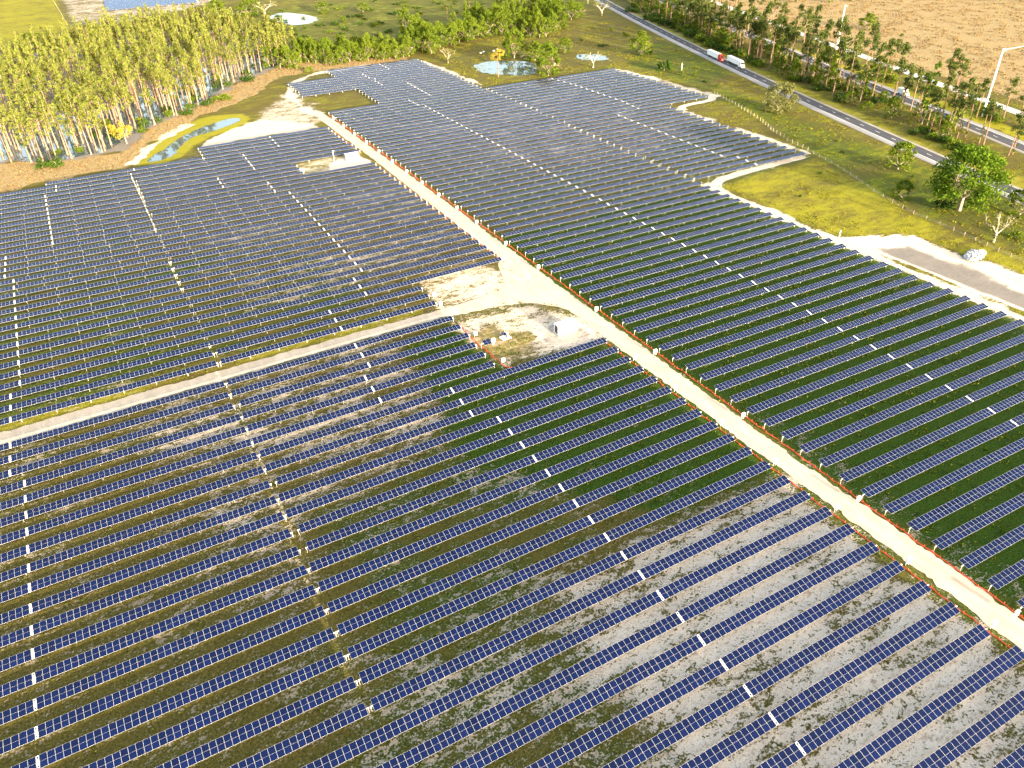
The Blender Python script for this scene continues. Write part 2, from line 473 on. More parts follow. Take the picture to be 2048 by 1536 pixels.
for nm, chs in (('cover_a', ('sand', 'lush', 'dry')), ('cover_b', ('path', 'gold', 'mud'))):
    a = gm.attributes.new(nm, 'FLOAT_COLOR', 'POINT')
    a.data.foreach_set('color', np.stack([CH[q] for q in chs] + [np.ones(px.shape)], 1).astype(np.float32).ravel())
ground = link(bpy.data.objects.new('ground', gm)); tag(ground, kind='structure')

# ------------------------------------------------------------------ sand roads
def road_mat(name, c1, c2, sc=.5):
    m = mat(name, c1, rough=.95, spec=.1)
    nt = m.node_tree; b = nt.nodes['Principled BSDF']
    tc = nt.nodes.new('ShaderNodeTexCoord')
    outs = []
    for s, st in ((sc, (1, .25, 1)), (sc * 8, (1, 1, 1))):
        mp = nt.nodes.new('ShaderNodeMapping'); mp.inputs['Scale'].default_value = st
        n = nt.nodes.new('ShaderNodeTexNoise'); n.inputs['Scale'].default_value = s; n.inputs['Detail'].default_value = 6
        nt.links.new(tc.outputs['Object'], mp.inputs[0]); nt.links.new(mp.outputs[0], n.inputs['Vector']); outs.append(n.outputs['Fac'])
    mx = nt.nodes.new('ShaderNodeMath'); mx.operation = 'MULTIPLY_ADD'; mx.inputs[1].default_value = .4
    nt.links.new(outs[1], mx.inputs[0])
    m2 = nt.nodes.new('ShaderNodeMath'); m2.operation = 'MULTIPLY'; m2.inputs[1].default_value = .6
    nt.links.new(outs[0], m2.inputs[0]); nt.links.new(m2.outputs[0], mx.inputs[2])
    mr = nt.nodes.new('ShaderNodeMapRange'); mr.inputs['From Min'].default_value = .35; mr.inputs['From Max'].default_value = .65
    nt.links.new(mx.outputs[0], mr.inputs[0])
    mi = nt.nodes.new('ShaderNodeMixRGB'); mi.inputs[1].default_value = (*c1, 1); mi.inputs[2].default_value = (*c2, 1)
    nt.links.new(mr.outputs[0], mi.inputs[0]); nt.links.new(mi.outputs[0], b.inputs['Base Color'])
    bp = nt.nodes.new('ShaderNodeBump'); bp.inputs['Strength'].default_value = .4; bp.inputs['Distance'].default_value = .1
    nt.links.new(mx.outputs[0], bp.inputs['Height']); nt.links.new(bp.outputs[0], b.inputs['Normal'])
    return m
M_sandroad = road_mat('pale_sand', (.33, .28, .215), (.47, .405, .32))

def edge_jit(t, seed, amp):
    t = np.asarray(t, float)
    return ((vnoise(t, t * 0 + seed * 7.3, 2.3, seed) - .5) * 1.2 + (vnoise(t, t * 0 + seed * 3.1, .8, seed + 1) - .5) * .7) * amp

def band(name, ts, Lf, Rf, m, z=.075, along='y', amp=1.0, seed=1):
    """ragged-edged sheet between two edges given along one axis, draped on the ground"""
    a = np.interp(ts, *Lf) + edge_jit(ts, seed, amp); c = np.interp(ts, *Rf) + edge_jit(ts, seed + 5, amp)
    V = []; F = []
    for i, t in enumerate(ts):
        for f in (0, .25, .5, .75, 1):
            q = a[i] * (1 - f) + c[i] * f
            x, y = (q, t) if along == 'y' else (t, q)
            crown = .05 * (1 - abs(f - .5) * 2)
            V.append((x, y, tz(x, y) + z + crown))
        if i:
            k = 5 * i
            for j in range(4): F.append((k - 5 + j, k - 4 + j, k + 1 + j, k + j))
    F = np.array(F)
    if along == 'y' and ts[1] > ts[0] and Lf[1][0] < Rf[1][0]: pass
    me = fast_mesh(name, V, F, [m], smooth=True)
    o = link(bpy.data.objects.new(name, me)); tag(o, kind='structure')
    return o
ty = np.arange(-440, 8, .8)
yl = [-440, -370, -362, -341, -330, -275, -255, -240, -90, -66, -45, -22, 8]; xl = [1.6, 1.0, .6, -.1, -.9, -2.2, -2.6, -3.6, -5.3, -5.9, -6.7, -7.2, -7.6]
yr = [-440, -371, -354, -338, -323, -280, -240, -87, -68, -46, -30, -10, 8]; xr = [7.6, 7.0, 6.0, 5.1, 4.6, 3.9, 3.0, .5, -.3, -.8, -1.0, -1.5, -2.6]
dirt_road = band('dirt_road', ty, (yl, xl), (yr, xr), M_sandroad, seed=3, amp=.8)
tx = np.arange(-215, -31, .8)
branch = band('branch_road', tx, ([-215, -150, -100, -60, -31], [-238.5, -238.4, -237.8, -237.6, -238]), ([-215, -150, -100, -60, -31], [-233.2, -233, -232.8, -233.0, -233.5]), M_sandroad, along='x', seed=9, amp=.7)
# flared junction between the two
jt = np.arange(-36, -1.5, .8)
junction = band('road_junction', jt, ([-36, -29, -20, -14, -9, -5, -1.5], [-237.8, -239.3, -240.8, -242.2, -244.5, -250, -256]), ([-36, -29, -20, -13.3, -10.5, -8.5, -6.5, -1.5], [-233.6, -232.8, -232.4, -231, -227, -220, -214, -210]), M_sandroad, along='x', z=.062, seed=15, amp=.8)
# short spurs by the right-hand field
def path_band(name, pts, w, m, z=.07, seed=1, amp=.6, n=2.0):
    P = [Vector(p) for p in pts]; V = []; F = []; S = []
    for i in range(len(P) - 1):
        d = (P[i + 1] - P[i]).length; k = max(2, int(d / n))
        S += [P[i].lerp(P[i + 1], j / k) for j in range(k)]
    S.append(P[-1])
    for _ in range(4): S = [S[0]] + [(S[i - 1] + S[i] * 2 + S[i + 1]) / 4 for i in range(1, len(S) - 1)] + [S[-1]]
    tt = np.arange(len(S)) * n
    ja, jb = edge_jit(tt, seed, amp), edge_jit(tt, seed + 3, amp)
    for i, p in enumerate(S):
        t = (S[min(i + 1, len(S) - 1)] - S[max(i - 1, 0)]).normalized(); nn = Vector((-t.y, t.x))
        for q in (p + nn * (w / 2 + ja[i]), p - nn * (w / 2 + jb[i])):
            V.append((q.x, q.y, tz(q.x, q.y) + z))
        if i: k = 2 * i; F.append((k - 2, k - 1, k + 1, k))
    o = link(bpy.data.objects.new(name, fast_mesh(name, V, np.array(F), [m]))); tag(o, kind='structure')
    return o
M_graveltrack = road_mat('grey_sand', (.34, .30, .25), (.46, .42, .36))
path_band('gravel_track', [(161.5, -186), (147, -187), (135, -187.4), (122, -188.2), (112, -189.4), (105, -192), (102.5, -198)], 4.2, M_graveltrack, seed=21)
path_band('gravel_track', [(196, -82), (195, -87), (186, -89.5), (174, -89.2), (167, -91), (165.5, -97)], 4.0, M_graveltrack, seed=31)

# ------------------------------------------------------------------ ponds and swamp water
def water_mat(name, rgb, rough):
    m = mat(name, rgb, rough=rough, spec=.5)
    nt = m.node_tree; b = nt.nodes['Principled BSDF']; b.inputs['IOR'].default_value = 1.33
    tc = nt.nodes.new('ShaderNodeTexCoord'); n = nt.nodes.new('ShaderNodeTexNoise'); n.inputs['Scale'].default_value = .7; n.inputs['Detail'].default_value = 3
    nt.links.new(tc.outputs['Object'], n.inputs['Vector'])
    bp = nt.nodes.new('ShaderNodeBump'); bp.inputs['Strength'].default_value = .05; bp.inputs['Distance'].default_value = .1
    nt.links.new(n.outputs['Fac'], bp.inputs['Height']); nt.links.new(bp.outputs[0], b.inputs['Normal'])
    return m
M_water = water_mat('pond_water', (.05, .07, .08), .03)
def pond(name, pts, z=.12, jit=.5, seed=3):
    P = [Vector(p) for p in pts]; n = len(P); S = []
    for i in range(n):
        p0, p1, p2, p3 = P[i - 1], P[i], P[(i + 1) % n], P[(i + 2) % n]
        for t in (0, .2, .4, .6, .8):
            S.append(.5 * (2 * p1 + (p2 - p0) * t + (2 * p0 - 5 * p1 + 4 * p2 - p3) * t * t + (3 * p1 - p0 - 3 * p2 + p3) * t ** 3))
    g = np.random.default_rng(seed)
    S = [p + Vector(g.normal(0, jit, 2)) for p in S]
    c = sum(S, Vector((0, 0))) / len(S)
    me = bpy.data.meshes.new(name)
    me.from_pydata([(p.x, p.y, z) for p in S], [], [tuple(range(len(S)))]); me.materials.append(M_water); me.update()
    o = link(bpy.data.objects.new(name, me)); return tag(o, kind='structure')
pond('ditch_pond', [(-98, -32), (-88.5, -18), (-79.6, -2.5), (-68.6, 10), (-58.5, 17.6), (-49.5, 22.4), (-44.6, 20.5), (-45, 16.5), (-53.4, 8), (-63, 2), (-72, -3), (-79, -14), (-84.4, -27), (-91, -33)], jit=.35)
pond('far_pond', [(57, 369), (70.5, 371), (82.6, 344), (85, 317), (73.6, 300.5), (58, 299), (50.5, 328), (47.3, 347)], jit=.7)
pond('round_pond', [(115, 58), (122, 67), (131, 71), (139.7, 68), (147.4, 62.6), (154, 53), (153, 41), (144, 27), (135.6, 22), (129, 24), (121, 32), (115.6, 40)], jit=.6)
pond('small_pond', [(188, 49.5), (195.7, 54.6), (201.4, 52.7), (206.7, 43.5), (204, 32), (198, 30.3), (192.6, 34.6), (187.4, 41.5)], jit=.5)
pond('swamp_water', [(-172, 10), (-150, 2), (-138, -7), (-126, -6), (-112, -2), (-104, 14), (-86, 36), (-60, 66), (-34, 108), (-6, 134), (10, 150), (0, 190), (-40, 170), (-80, 120), (-120, 90), (-170, 70)], jit=1.6, z=.10)

# ------------------------------------------------------------------ highway and frontage road
M_asph = road_mat('asphalt', (.050, .052, .060), (.075, .078, .086), .3)
M_should = road_mat('shoulder_asphalt', (.20, .20, .20), (.27, .27, .27), .3)
M_front = road_mat('worn_asphalt', (.33, .32, .30), (.42, .41, .39), .3)
M_line = mat('white_marking', (.75, .75, .73), rough=.6)
M_yline = mat('yellow_marking', (.55, .40, .10), rough=.6)
def curve_xy(pts, y0, y1, st=6):
    p = np.polyfit([q[1] for q in pts], [q[0] for q in pts], 2)
    ys = np.arange(y0, y1, st); return [Vector((float(np.polyval(p, y)), float(y))) for y in ys], p
def offset(S, d):
    out = []
    for i, p in enumerate(S):
        t = (S[min(i + 1, len(S) - 1)] - S[max(i - 1, 0)]).normalized()
        out.append(Vector((p.x + t.y * d, p.y - t.x * d)))
    return out
def ribbon(mb, S, a, b, z, m):
    A, B = offset(S, a), offset(S, b)
    for i in range(len(S) - 1):
        mb.poly([(A[i].x, A[i].y, z), (B[i].x, B[i].y, z), (B[i + 1].x, B[i + 1].y, z), (A[i + 1].x, A[i + 1].y, z)], m)
def dashes(mb, S, off, z, ln, gap, w, m):
    O = offset(S, off); L = 0; acc = 0
    d = [0]
    for i in range(1, len(O)): d.append(d[-1] + (O[i] - O[i - 1]).length)
    def at(s):
        i = max(0, min(len(O) - 2, int(np.searchsorted(d, s)) - 1)); f = (s - d[i]) / (d[i + 1] - d[i]); return O[i].lerp(O[i + 1], f)
    s = 0
    while s + ln < d[-1]:
        p, q = at(s), at(s + ln); t = (q - p).normalized(); n = Vector((t.y, -t.x)) * w / 2
        mb.poly([(p.x - n.x, p.y - n.y, z), (p.x + n.x, p.y + n.y, z), (q.x + n.x, q.y + n.y, z), (q.x - n.x, q.y - n.y, z)], m)
        s += ln + gap
HW1, _ = curve_xy([(326, 213.6), (295, 122), (272, 48.5), (250.3, -31.3), (235, -87.8), (227, -114.4), (214.2, -161), (206.8, -195.5), (199, -232.9), (187.6, -264.8)], -560, 560)
HW2, _ = curve_xy([(372.5, 178), (311.3, -22.7), (302.6, -49), (265.1, -168), (255.7, -196.3), (245.8, -232)], -560, 560)
FRT, _ = curve_xy([(395, 110), (320, -125), (312.3, -148.7), (305.1, -172.2), (298.8, -190.8)], -560, 560)
def carriageway(S, left_sh, right_sh, name):
    mb = MB(); w = left_sh + 7.3 + right_sh; z = .12
    ribbon(mb, S, 0, left_sh, z, 1); ribbon(mb, S, left_sh, left_sh + 7.3, z, 0); ribbon(mb, S, left_sh + 7.3, w, z, 1)
    ribbon(mb, S, -.6, 0, z - .06, 1)
    o = mb.build(name, [M_asph, M_should]); tag(o, kind='structure')
    k = MB()
    ribbon(k, S, left_sh - .1, left_sh + .12, z + .012, 0 if left_sh > 2 else 1)
    ribbon(k, S, left_sh + 7.1, left_sh + 7.32, z + .012, 1 if left_sh > 2 else 0)
    dashes(k, S, left_sh + 3.65, z + .012, 3.2, 9.0, .2, 0)
    mk = k.build('lane_marking', [M_line, M_yline]); tag(mk, kind='structure')
carriageway(HW1, 3.0, 1.4, 'highway')
carriageway(HW2, 1.2, 3.0, 'highway')
mb = MB(); ribbon(mb, FRT, 0, 7.2, .11, 0); tag(mb.build('frontage_road', [M_front]), kind='structure')

# ------------------------------------------------------------------ solar trackers
I = np.interp
MW, ML, GAPW = 1.131, 2.20, .50              # module pitch along the row, module length across it, gap at the drive
def module_mb(mb, cx, w=1.118, l=ML):
    """one glass module: aluminium rim, two dark cell fields, white back"""
    f = .017; t = .04
    a, b = w / 2, l / 2
    k = len(mb.v)
    o = [(-a, -b), (a, -b), (a, b), (-a, b)]
    i1 = [(-a + f, -b + f), (a - f, -b + f), (a - f, -.009), (-a + f, -.009)]
    i2 = [(-a + f, .009), (a - f, .009), (a - f, b - f), (-a + f, b - f)]
    for q, z in ((o, t), (i1, t), (i2, t), (o, 0)):
        mb.v += [(cx + x, y, z) for x, y in q]
    F = lambda *q, m: (mb.f.append(tuple(k + i for i in q)), mb.m.append(m))
    F(4, 5, 6, 7, m=1); F(8, 9, 10, 11, m=1)                       # glass
    F(0, 1, 5, 4, m=0); F(2, 3, 11, 10, m=0)                       # end rims
    F(7, 6, 9, 8, m=0)                                             # middle bar
    F(1, 2, 10, 9, 6, 5, m=0); F(3, 0, 4, 7, 8, 11, m=0)           # side rims
    for p, q in ((0, 1), (1, 2), (2, 3), (3, 0)): F(12 + p, 12 + q, q, p, m=0)
    F(15, 14, 13, 12, m=2)
PM = [M_frame, M_cell, M_back]
one = MB(); module_mb(one, 0)
MOD_MESH = one.mesh('solar_panel', PM)
def plate_mesh():
    mb = MB()
    mb.box((0, 0, .03), (.36, 2.05, .06), 0)
    for s in (-1, 1): mb.box((0, s * .72, .066), (.24, .36, .012), 1)
    mb.box((0, .1, .075), (.14, .5, .03), 0)
    return mb.mesh('drive_cover', [M_white, M_cell])
PLATE = plate_mesh()
pmb = MB(); pmb.box((0, 0, .62), (.13, .10, 1.40), 0); pmb.box((0, 0, 1.30), (.24, .20, .12), 0)
POST = pmb.mesh('post', [M_steel])
HC = 1.45
def inframe(x, y, z=1.4, mx=60, my=60):
    d = Vector((x, y, z)) - CAM
    w = d.dot(fw)
    if w <= 1: return False
    u = 1024 + 1525.07 * d.dot(r2) / w; v = 768 - 1525.07 * d.dot(u2) / w
    return -mx < u < 2048 + mx and -my < v < 1536 + my

def ordinal(n):
    if 10 <= n % 100 <= 20: return f'{n}th'
    return f"{n}{ {1: 'st', 2: 'nd', 3: 'rd'}.get(n % 10, 'th') }"

n_track = 0
def tracker(k, xa, xb, xm, tilt, label, group, detail):
    """one row that turns as a whole; k is the row number, the rest in row pitches"""
    global n_track
    n_track += 1
    xa, xb, xm = xa * PITCH, xb * PITCH, xm * PITCH
    y = -k * PITCH - ML / 2 * math.cos(tilt)
    nl = max(1, int(round((xm - GAPW / 2 - xa) / MW))); nr = max(1, int(round((xb - xm - GAPW / 2) / MW)))
    xs = [xm - GAPW / 2 - MW * (nl - i - .5) for i in range(nl)] + [xm + GAPW / 2 + MW * (i + .5) for i in range(nr)]
    x0, x1 = xs[0] - MW / 2, xs[-1] + MW / 2
    xc = (x0 + x1) / 2
    za, zb = tz(x0, y), tz(x1, y)
    zc = (za + zb) / 2
    sl = math.atan2(zb - za, x1 - x0)
    root = empty('solar_tracker', (xc, y, zc))
    tag(root, label, 'solar tracker', group)
    root.rotation_euler = (0, -sl, 0)
    loose = []
    for x in xs:
        if detail and inframe(x, y, zc + 1.4):
            o = bpy.data.objects.new('solar_panel', MOD_MESH)
            o.location = (x - xc, 0, HC); o.rotation_euler = (tilt + rng.normal(0, .003), rng.normal(0, .002), 0)
            link(o, root)
        else: loose.append(x)
    if loose:
        mb = MB()
        for x in loose: module_mb(mb, x - xc)
        me = mb.mesh('solar_panels', PM)
        o = bpy.data.objects.new('solar_panels', me); o.location = (0, 0, HC); o.rotation_euler = (tilt, 0, 0)
        o['kind'] = 'stuff'; link(o, root)
    tb = MB(); tb.box((0, 0, 0), (x1 - x0 + .9, .13, .13), 0)
    o = tb.build('torque_tube', [M_steel], root); o.location = (0, 0, HC - .10); o.rotation_euler = (tilt, 0, 0)
    o = bpy.data.objects.new('drive_cover', PLATE); o.location = (xm - xc, 0, HC - .015); o.rotation_euler = (tilt, 0, 0); link(o, root)
    npost = max(2, int(round((x1 - x0) / 8.2))) + 1
    pxs = np.linspace(x0 - .32, x1 + .32, npost) - xc
    if detail:
        for x in pxs:
            o = bpy.data.objects.new('post', POST); o.location = (x, 0, 0); link(o, root)
    else:
        mb = MB()
        for x in pxs: mb.box((x, 0, .62), (.13, .10, 1.40), 0); mb.box((x, 0, 1.30), (.24, .20, .12), 0)
        o = mb.build('posts', [M_steel], root); o['kind'] = 'stuff'
    return root

jit = lambda: R(rng.normal(0, .45))
GR, GO, GL, GLO = ('solar trackers in the field right of the dirt road', 'solar trackers in the outer right field',
                   'solar trackers along the left side of the dirt road', 'solar trackers in the outer left field')
# ---- right of the road
for k in range(-18, 72):
    if k <= -15: xa, xb, xm = 5.15, I(k, [-18, -1], [16.4, 16.82]), 11.57
    elif k <= -8: xa, xb, xm = -.45, I(k, [-18, -1], [16.4, 16.82]), (8.48 if k == -11 else 8.08 + .02 * (k + 14))
    elif k <= -1: xa, xb, xm = 5.35, I(k, [-18, -1], [16.4, 16.82]), 10.85
    elif k < 34: xa, xb, xm = .0208 * k, 17.04 + .0175 * k, (8.24 + .05 * k if k <= 2 else 8.72 + .0235 * k)
    else: xa, xb, xm = .0208 * k, 17.60 + .0255 * (k - 34), 8.76 + .0208 * k
    t = R(9.2 if k < 40 else 9.6) + jit()
    if k < 0: lab = f'solar panel row in the far block, {ordinal(k + 19)} from its top edge'
    else: lab = f'solar panel row right of the dirt road, {ordinal(k + 1)} from the far end'
    tracker(k, xa, xb, xm, t, lab, GR, k >= 38)
for k in range(0, 34):
    xa = 17.22 + .0175 * k
    if k < 16: xb, xm = I(k, [0, 5, 15], [33.3, 33.7, 34.2]), I(k, [0, 3, 12, 15], [25.0, 25.5, 25.9, 25.65])
    else: xb, xm = 28.75, (22.75 + .012 * (k - 16) if k < 31 else 23.75)
    lab = (f'solar panel row in the outer right field, {ordinal(k + 1)} from the pond')
    tracker(k, xa, xb, xm, R(9.2) + jit(), lab, GO, False)
# ---- left of the road
gapx = lambda k: float(I(k, [8, 25, 30, 36, 40, 48, 54, 63, 76], [-18.93, -18.48, -18.37, -18.2, -18.06, -17.87, -17.68, -17.50, -17.25]))
rend = lambda k: float(I(k, [5, 13, 17, 21, 29, 38, 49, 51, 70, 76], [-1.68, -1.46, -1.41, -1.24, -1.06, -.90, -.80, -.75, -.16, .03]))
for k in range(5, 75):
    if k == 42: continue
    g = gapx(k)
    if k <= 7: segs = [(-13.15, rend(k), -7.0)]
    elif k == 8: segs = [(-13.1, rend(k), -6.98), (-24.9, -13.35, -18.6)]
    else:
        if k <= 13: segs = [(g + .08, rend(k), -10.15)]
        elif k <= 16: segs = [(g + .08, -7.08, -13.12)]
        elif k <= 38: segs = [(g + .08, rend(k), -9.95 if k < 20 else (-9.08 + .027 * (k - 20) if k < 36 else -9.42))]
        elif k <= 41: segs = [(g + .08, -6.50, -11.78)]
        elif k <= 48: segs = [(g + .08, -6.46, -11.67 if k < 46 else -12.18)]
        else: segs = [(g + .08, rend(k), -9.07 if k < 52 else -8.22 + .0245 * (k - 52))]
        lm = (-24.28 if k < 11 else -25.05 + .026 * (k - 11) if k < 22 else -27.45 if k < 26 else -26.97 + .0255 * (k - 26) if k < 39 else -27.05 if k < 46 else -26.52 + .0183 * (k - 46))
        segs.append((-31.0, g - .08, lm))
    for i, (xa, xb, xm) in enumerate(segs):
        t = R(I(k, [5, 40, 50, 60, 75], [9.2, 10.0, 12.0, 13.5, 14.0])) + jit()
        if k < 42:
            lab = (f'solar panel row left of the dirt road, {ordinal(42 - k)} above the branch road' if i == 0
                   else f'solar panel row at the outer left, {ordinal(42 - k)} above the branch road')
        else:
            lab = (f'solar panel row between the branch road and the dirt road, {ordinal(k - 42)} down' if i == 0
                   else f'solar panel row below the branch road at the outer left, {ordinal(k - 42)} down')
        tracker(k, xa, xb, xm, t, lab, GL if i == 0 else GLO, k >= 39)
# the two-module piece on its own stub beside the container pad
tb = empty('solar_tracker', (-32.9, -259.3, tz(-33, -259)))
tag(tb, 'short two-panel solar table on a stub beside the weedy container pad', 'solar tracker')
for i in (-.5, .5):
    o = bpy.data.objects.new('solar_panel', MOD_MESH); o.location = (i * MW, 0, HC); o.rotation_euler = (R(11), 0, 0); link(o, tb)
mb = MB(); mb.box((0, 0, 0), (3.8, .13, .13)); o = mb.build('torque_tube', [M_steel], tb); o.location = (0, 0, HC - .1); o.rotation_euler = (R(11), 0, 0)
for x in (-1.8, 1.8):
    o = bpy.data.objects.new('post', POST); o.location = (x, 0, 0); link(o, tb)
# array far beyond the swamp
for i in range(11):
    y = 492 + i * 7.5
    x0, x1 = -78 + i * .4, 10 + i * .5
    root = empty('solar_tracker', ((x0 + x1) / 2, y, 0))
    tag(root, f'distant solar panel row beyond the swamp woods, {ordinal(i + 1)} from the sandy track', 'solar tracker', 'solar trackers far beyond the swamp')
    mb = MB()
    for j in range(int((x1 - x0) / MW)): module_mb(mb, x0 + (j + .5) * MW - (x0 + x1) / 2, l=4.2)
    o = mb.build('solar_panels', PM, root); o.location = (0, 0, HC); o.rotation_euler = (R(9), 0, 0); o['kind'] = 'stuff'
    mb = MB()
    for x in np.linspace(x0, x1, 10): mb.box((x - (x0 + x1) / 2, 0, .65), (.15, .15, 1.3))
    o = mb.build('posts', [M_steel], root); o['kind'] = 'stuff'

# ------------------------------------------------------------------ combiner boxes on posts at the row ends
cb = MB(); cb.box((0, 0, 1.35), (.95, .42, 1.05), 0); cb.box((0, -.225, 1.35), (.80, .03, .90), 0); cb.box((0, -.02, 1.90), (1.05, .55, .05), 0)
CAB = cb.mesh('cabinet', [M_box])
cp = MB()
for s in (-.3, .3): cp.box((s, .1, .42), (.09, .09, .86), 0)
LEGS = cp.mesh('stand', [M_steel])
chh = MB(); chh.box((.28, -.255, 1.35), (.05, .04, .18), 0)
HND = chh.mesh('handle', [M_grey])
def combiner(x, y, label, group=None, rz=0.0):
    r = empty('combiner_box', (x, y, tz(x, y)), rz); tag(r, label, 'electrical box', group)
    c = link(bpy.data.objects.new('cabinet', CAB), r)
    link(bpy.data.objects.new('handle', HND), c)
    link(bpy.data.objects.new('stand', LEGS), r)
GB = 'white electrical boxes along the dirt road'
for i, k in enumerate((2, 5, 8, 11, 14, 17, 20, 23, 26, 29, 32, 36, 40, 46, 51, 57, 63, 69)):
    combiner(.0208 * k * PITCH - 1.9, -k * PITCH - 1.5, f'white electrical box on a stand right of the dirt road, {ordinal(i + 1)} from its far end', GB, R(rng.normal(0, 5)))
for i, k in enumerate((51, 54, 57, 60, 63, 66, 69)):
    combiner(rend(k) * PITCH + 1.9, -k * PITCH - 1.0, f'white electrical box left of the dirt road below the container, {ordinal(i + 1)} down', GB, R(rng.normal(0, 5)))
for (x, y, lab) in ((-34.3, -225.2, 'white electrical box at the row ends just above the branch road'), (-35.0, -231.6, 'small white electrical box on the verge of the branch road'),
                    (-33.6, -253.3, 'white electrical box by the weedy end of a panel row near the pad'), (-33.2, -269.6, 'white electrical box at the lower left corner of the container pad'),
                    (-30.9, -259.2, 'white electrical box beside the short two-panel table'), (-38.3, -87.0, 'white electrical box at the row end left of the far container')):
    combiner(x, y, lab, None, R(rng.normal(0, 8)))

# ------------------------------------------------------------------ orange silt fences
def silt_fence(pts, label):
    S = []
    for a, b in zip(pts[:-1], pts[1:]):
        a, b = Vector(a), Vector(b); n = max(1, int((b - a).length / 1.6))
        S += [a.lerp(b, i / n) for i in range(n)]
    S.append(Vector(pts[-1]))
    root = empty('silt_fence', (S[0].x, S[0].y, tz(S[0].x, S[0].y))); tag(root, label, 'fence', 'orange silt fences')
    o0 = root.location
    fb, st = MB(), MB()
    hs = [.20 + .14 * rng.random() for _ in S]
    off = [rng.normal(0, .12) for _ in S]
    for i, p in enumerate(S):
        z = tz(p.x, p.y)
        st.box((p.x + off[i] - o0.x, p.y - o0.y, z + .30 - o0.z), (.08, .08, .66), 0, rx=rng.normal(0, .12))
        if i < len(S) - 1:
            q = S[i + 1]; zq = tz(q.x, q.y)
            a = (p.x + off[i] - o0.x, p.y - o0.y); b = (q.x + off[i + 1] - o0.x, q.y - o0.y)
            w = .05
            for dx in (0, w):
                fb.poly([(a[0] + dx, a[1], z - o0.z), (b[0] + dx, b[1], zq - o0.z), (b[0] + dx, b[1], zq + hs[i + 1] - o0.z), (a[0] + dx, a[1], z + hs[i] - o0.z)])
            fb.poly([(a[0], a[1], z + hs[i] - o0.z), (b[0], b[1], zq + hs[i + 1] - o0.z), (b[0] + w, b[1], zq + hs[i + 1] - o0.z), (a[0] + w, a[1], z + hs[i] - o0.z)])
    fb.build('fabric', [M_orange], root)
    o = st.build('stakes', [M_orange], root); o['kind'] = 'stuff'
fx = lambda k: (.0208 * k * PITCH - .65, -k * PITCH - 1.2)
silt_fence([fx(0), fx(20)], 'orange silt fence right of the dirt road at its far end')
silt_fence([fx(20), fx(39)], 'orange silt fence right of the dirt road, middle stretch opposite the left field')
silt_fence([fx(39), fx(72)], 'orange silt fence right of the dirt road, near stretch past the container')
lx = lambda k: (rend(k) * PITCH + .7, -k * PITCH - 1.6)
silt_fence([lx(48.9), lx(60), lx(73)], 'orange silt fence left of the dirt road below the container')
silt_fence([(-34.9, -245), (-34.6, -258), (-33.2, -271), (-31.0, -273.4), (-20, -273.2), (-4.5, -273.0)], 'orange silt fence round the lower left side of the container pad')
for k0, k1 in ((5, 13), (17, 38)):
    silt_fence([lx(k0), lx(k1)], f'low orange silt fence at the left row ends, {"upper" if k0 == 5 else "lower"} stretch')

# ------------------------------------------------------------------ inverter containers
def container(x, y, rz, label):
    r = empty('inverter_container', (x, y, 0), rz); tag(r, label, 'container')
    L, W, H = 6.06, 2.5, 2.9
    b = MB(); b.box((0, 0, H / 2 + .12), (L, W, H), 0)
    for sx in (-1, 1):
        for sy in (-1, 1): b.box((sx * (L / 2 - .06), sy * (W / 2 - .06), H / 2 + .12), (.16, .16, H + .05), 0)
    for sy in (-1, 1):
        for z in (.16, H + .08): b.box((0, sy * (W / 2 - .04), z), (L, .14, .14), 0)
        for i in range(14):
            if -2.9 + i * .42 > .1: b.box((-2.75 + i * .42, sy * (W / 2 + .012), H / 2 + .12), (.2, .04, H - .3), 0)
    b.build('body', [M_white], r)
    g = MB()
    for sx in (-2.6, 0, 2.6): g.box((sx, 0, .05), (.5, W, .16), 0)
    g.build('footing', [M_conc], r)
    d = MB(); d.box((-L / 2 - .02, 0, H / 2 + .1), (.05, 1.7, 2.3), 0); d.build('end_opening', [M_dark], r)
    for x0, w in ((-2.35, .16), (-.35, .22)):
        v = MB(); v.box((x0, -W / 2 - .02, 1.75), (w, .06, 1.7), 0); v.build('side_vent', [M_grey], r)
    dr = MB(); dr.box((-1.35, -W / 2 - .02, 1.45), (1.5, .05, 2.3), 0); door = dr.build('door', [M_box], r)
    hd = MB(); hd.box((-.75, -W / 2 - .06, 1.4), (.06, .05, .4), 0); hd.build('handle', [M_grey], door)
    t = MB(); t.box((-1.75, 0, H + .17), (2.2, 2.2, .05), 0); t.build('roof_tray', [M_box], r)
    for i, (fx_, fy_) in enumerate(((-2.3, .2), (-1.65, .3), (-1.0, .45))):
        f = MB(); f.tube((fx_, fy_, H + .2), (fx_, fy_, H + .32), .30, n=10); f.build('roof_fan', [M_grey], r)
    return r
container(-10.2, -264.0, R(-2), 'white inverter container on gravel beside the road junction')
container(-14.0, -81.6, R(-2), 'white inverter container in the far pad left of the road')
# mast beside the far container
r = empty('instrument_mast', (-22.7, -82.8, 0)); tag(r, 'slim white mast on a block beside the far container', 'mast')
mb = MB(); mb.tube((0, 0, .3), (0, 0, 6.2), .13, .07, 8); mb.build('pole', [M_white], r)
mb = MB(); mb.box((0, 0, .3), (1.6, 1.3, .6)); mb.build('base_block', [M_conc], r)
mb = MB(); mb.box((.3, 0, 6.0), (.9, .1, .1)); mb.build('crossarm', [M_white], r)
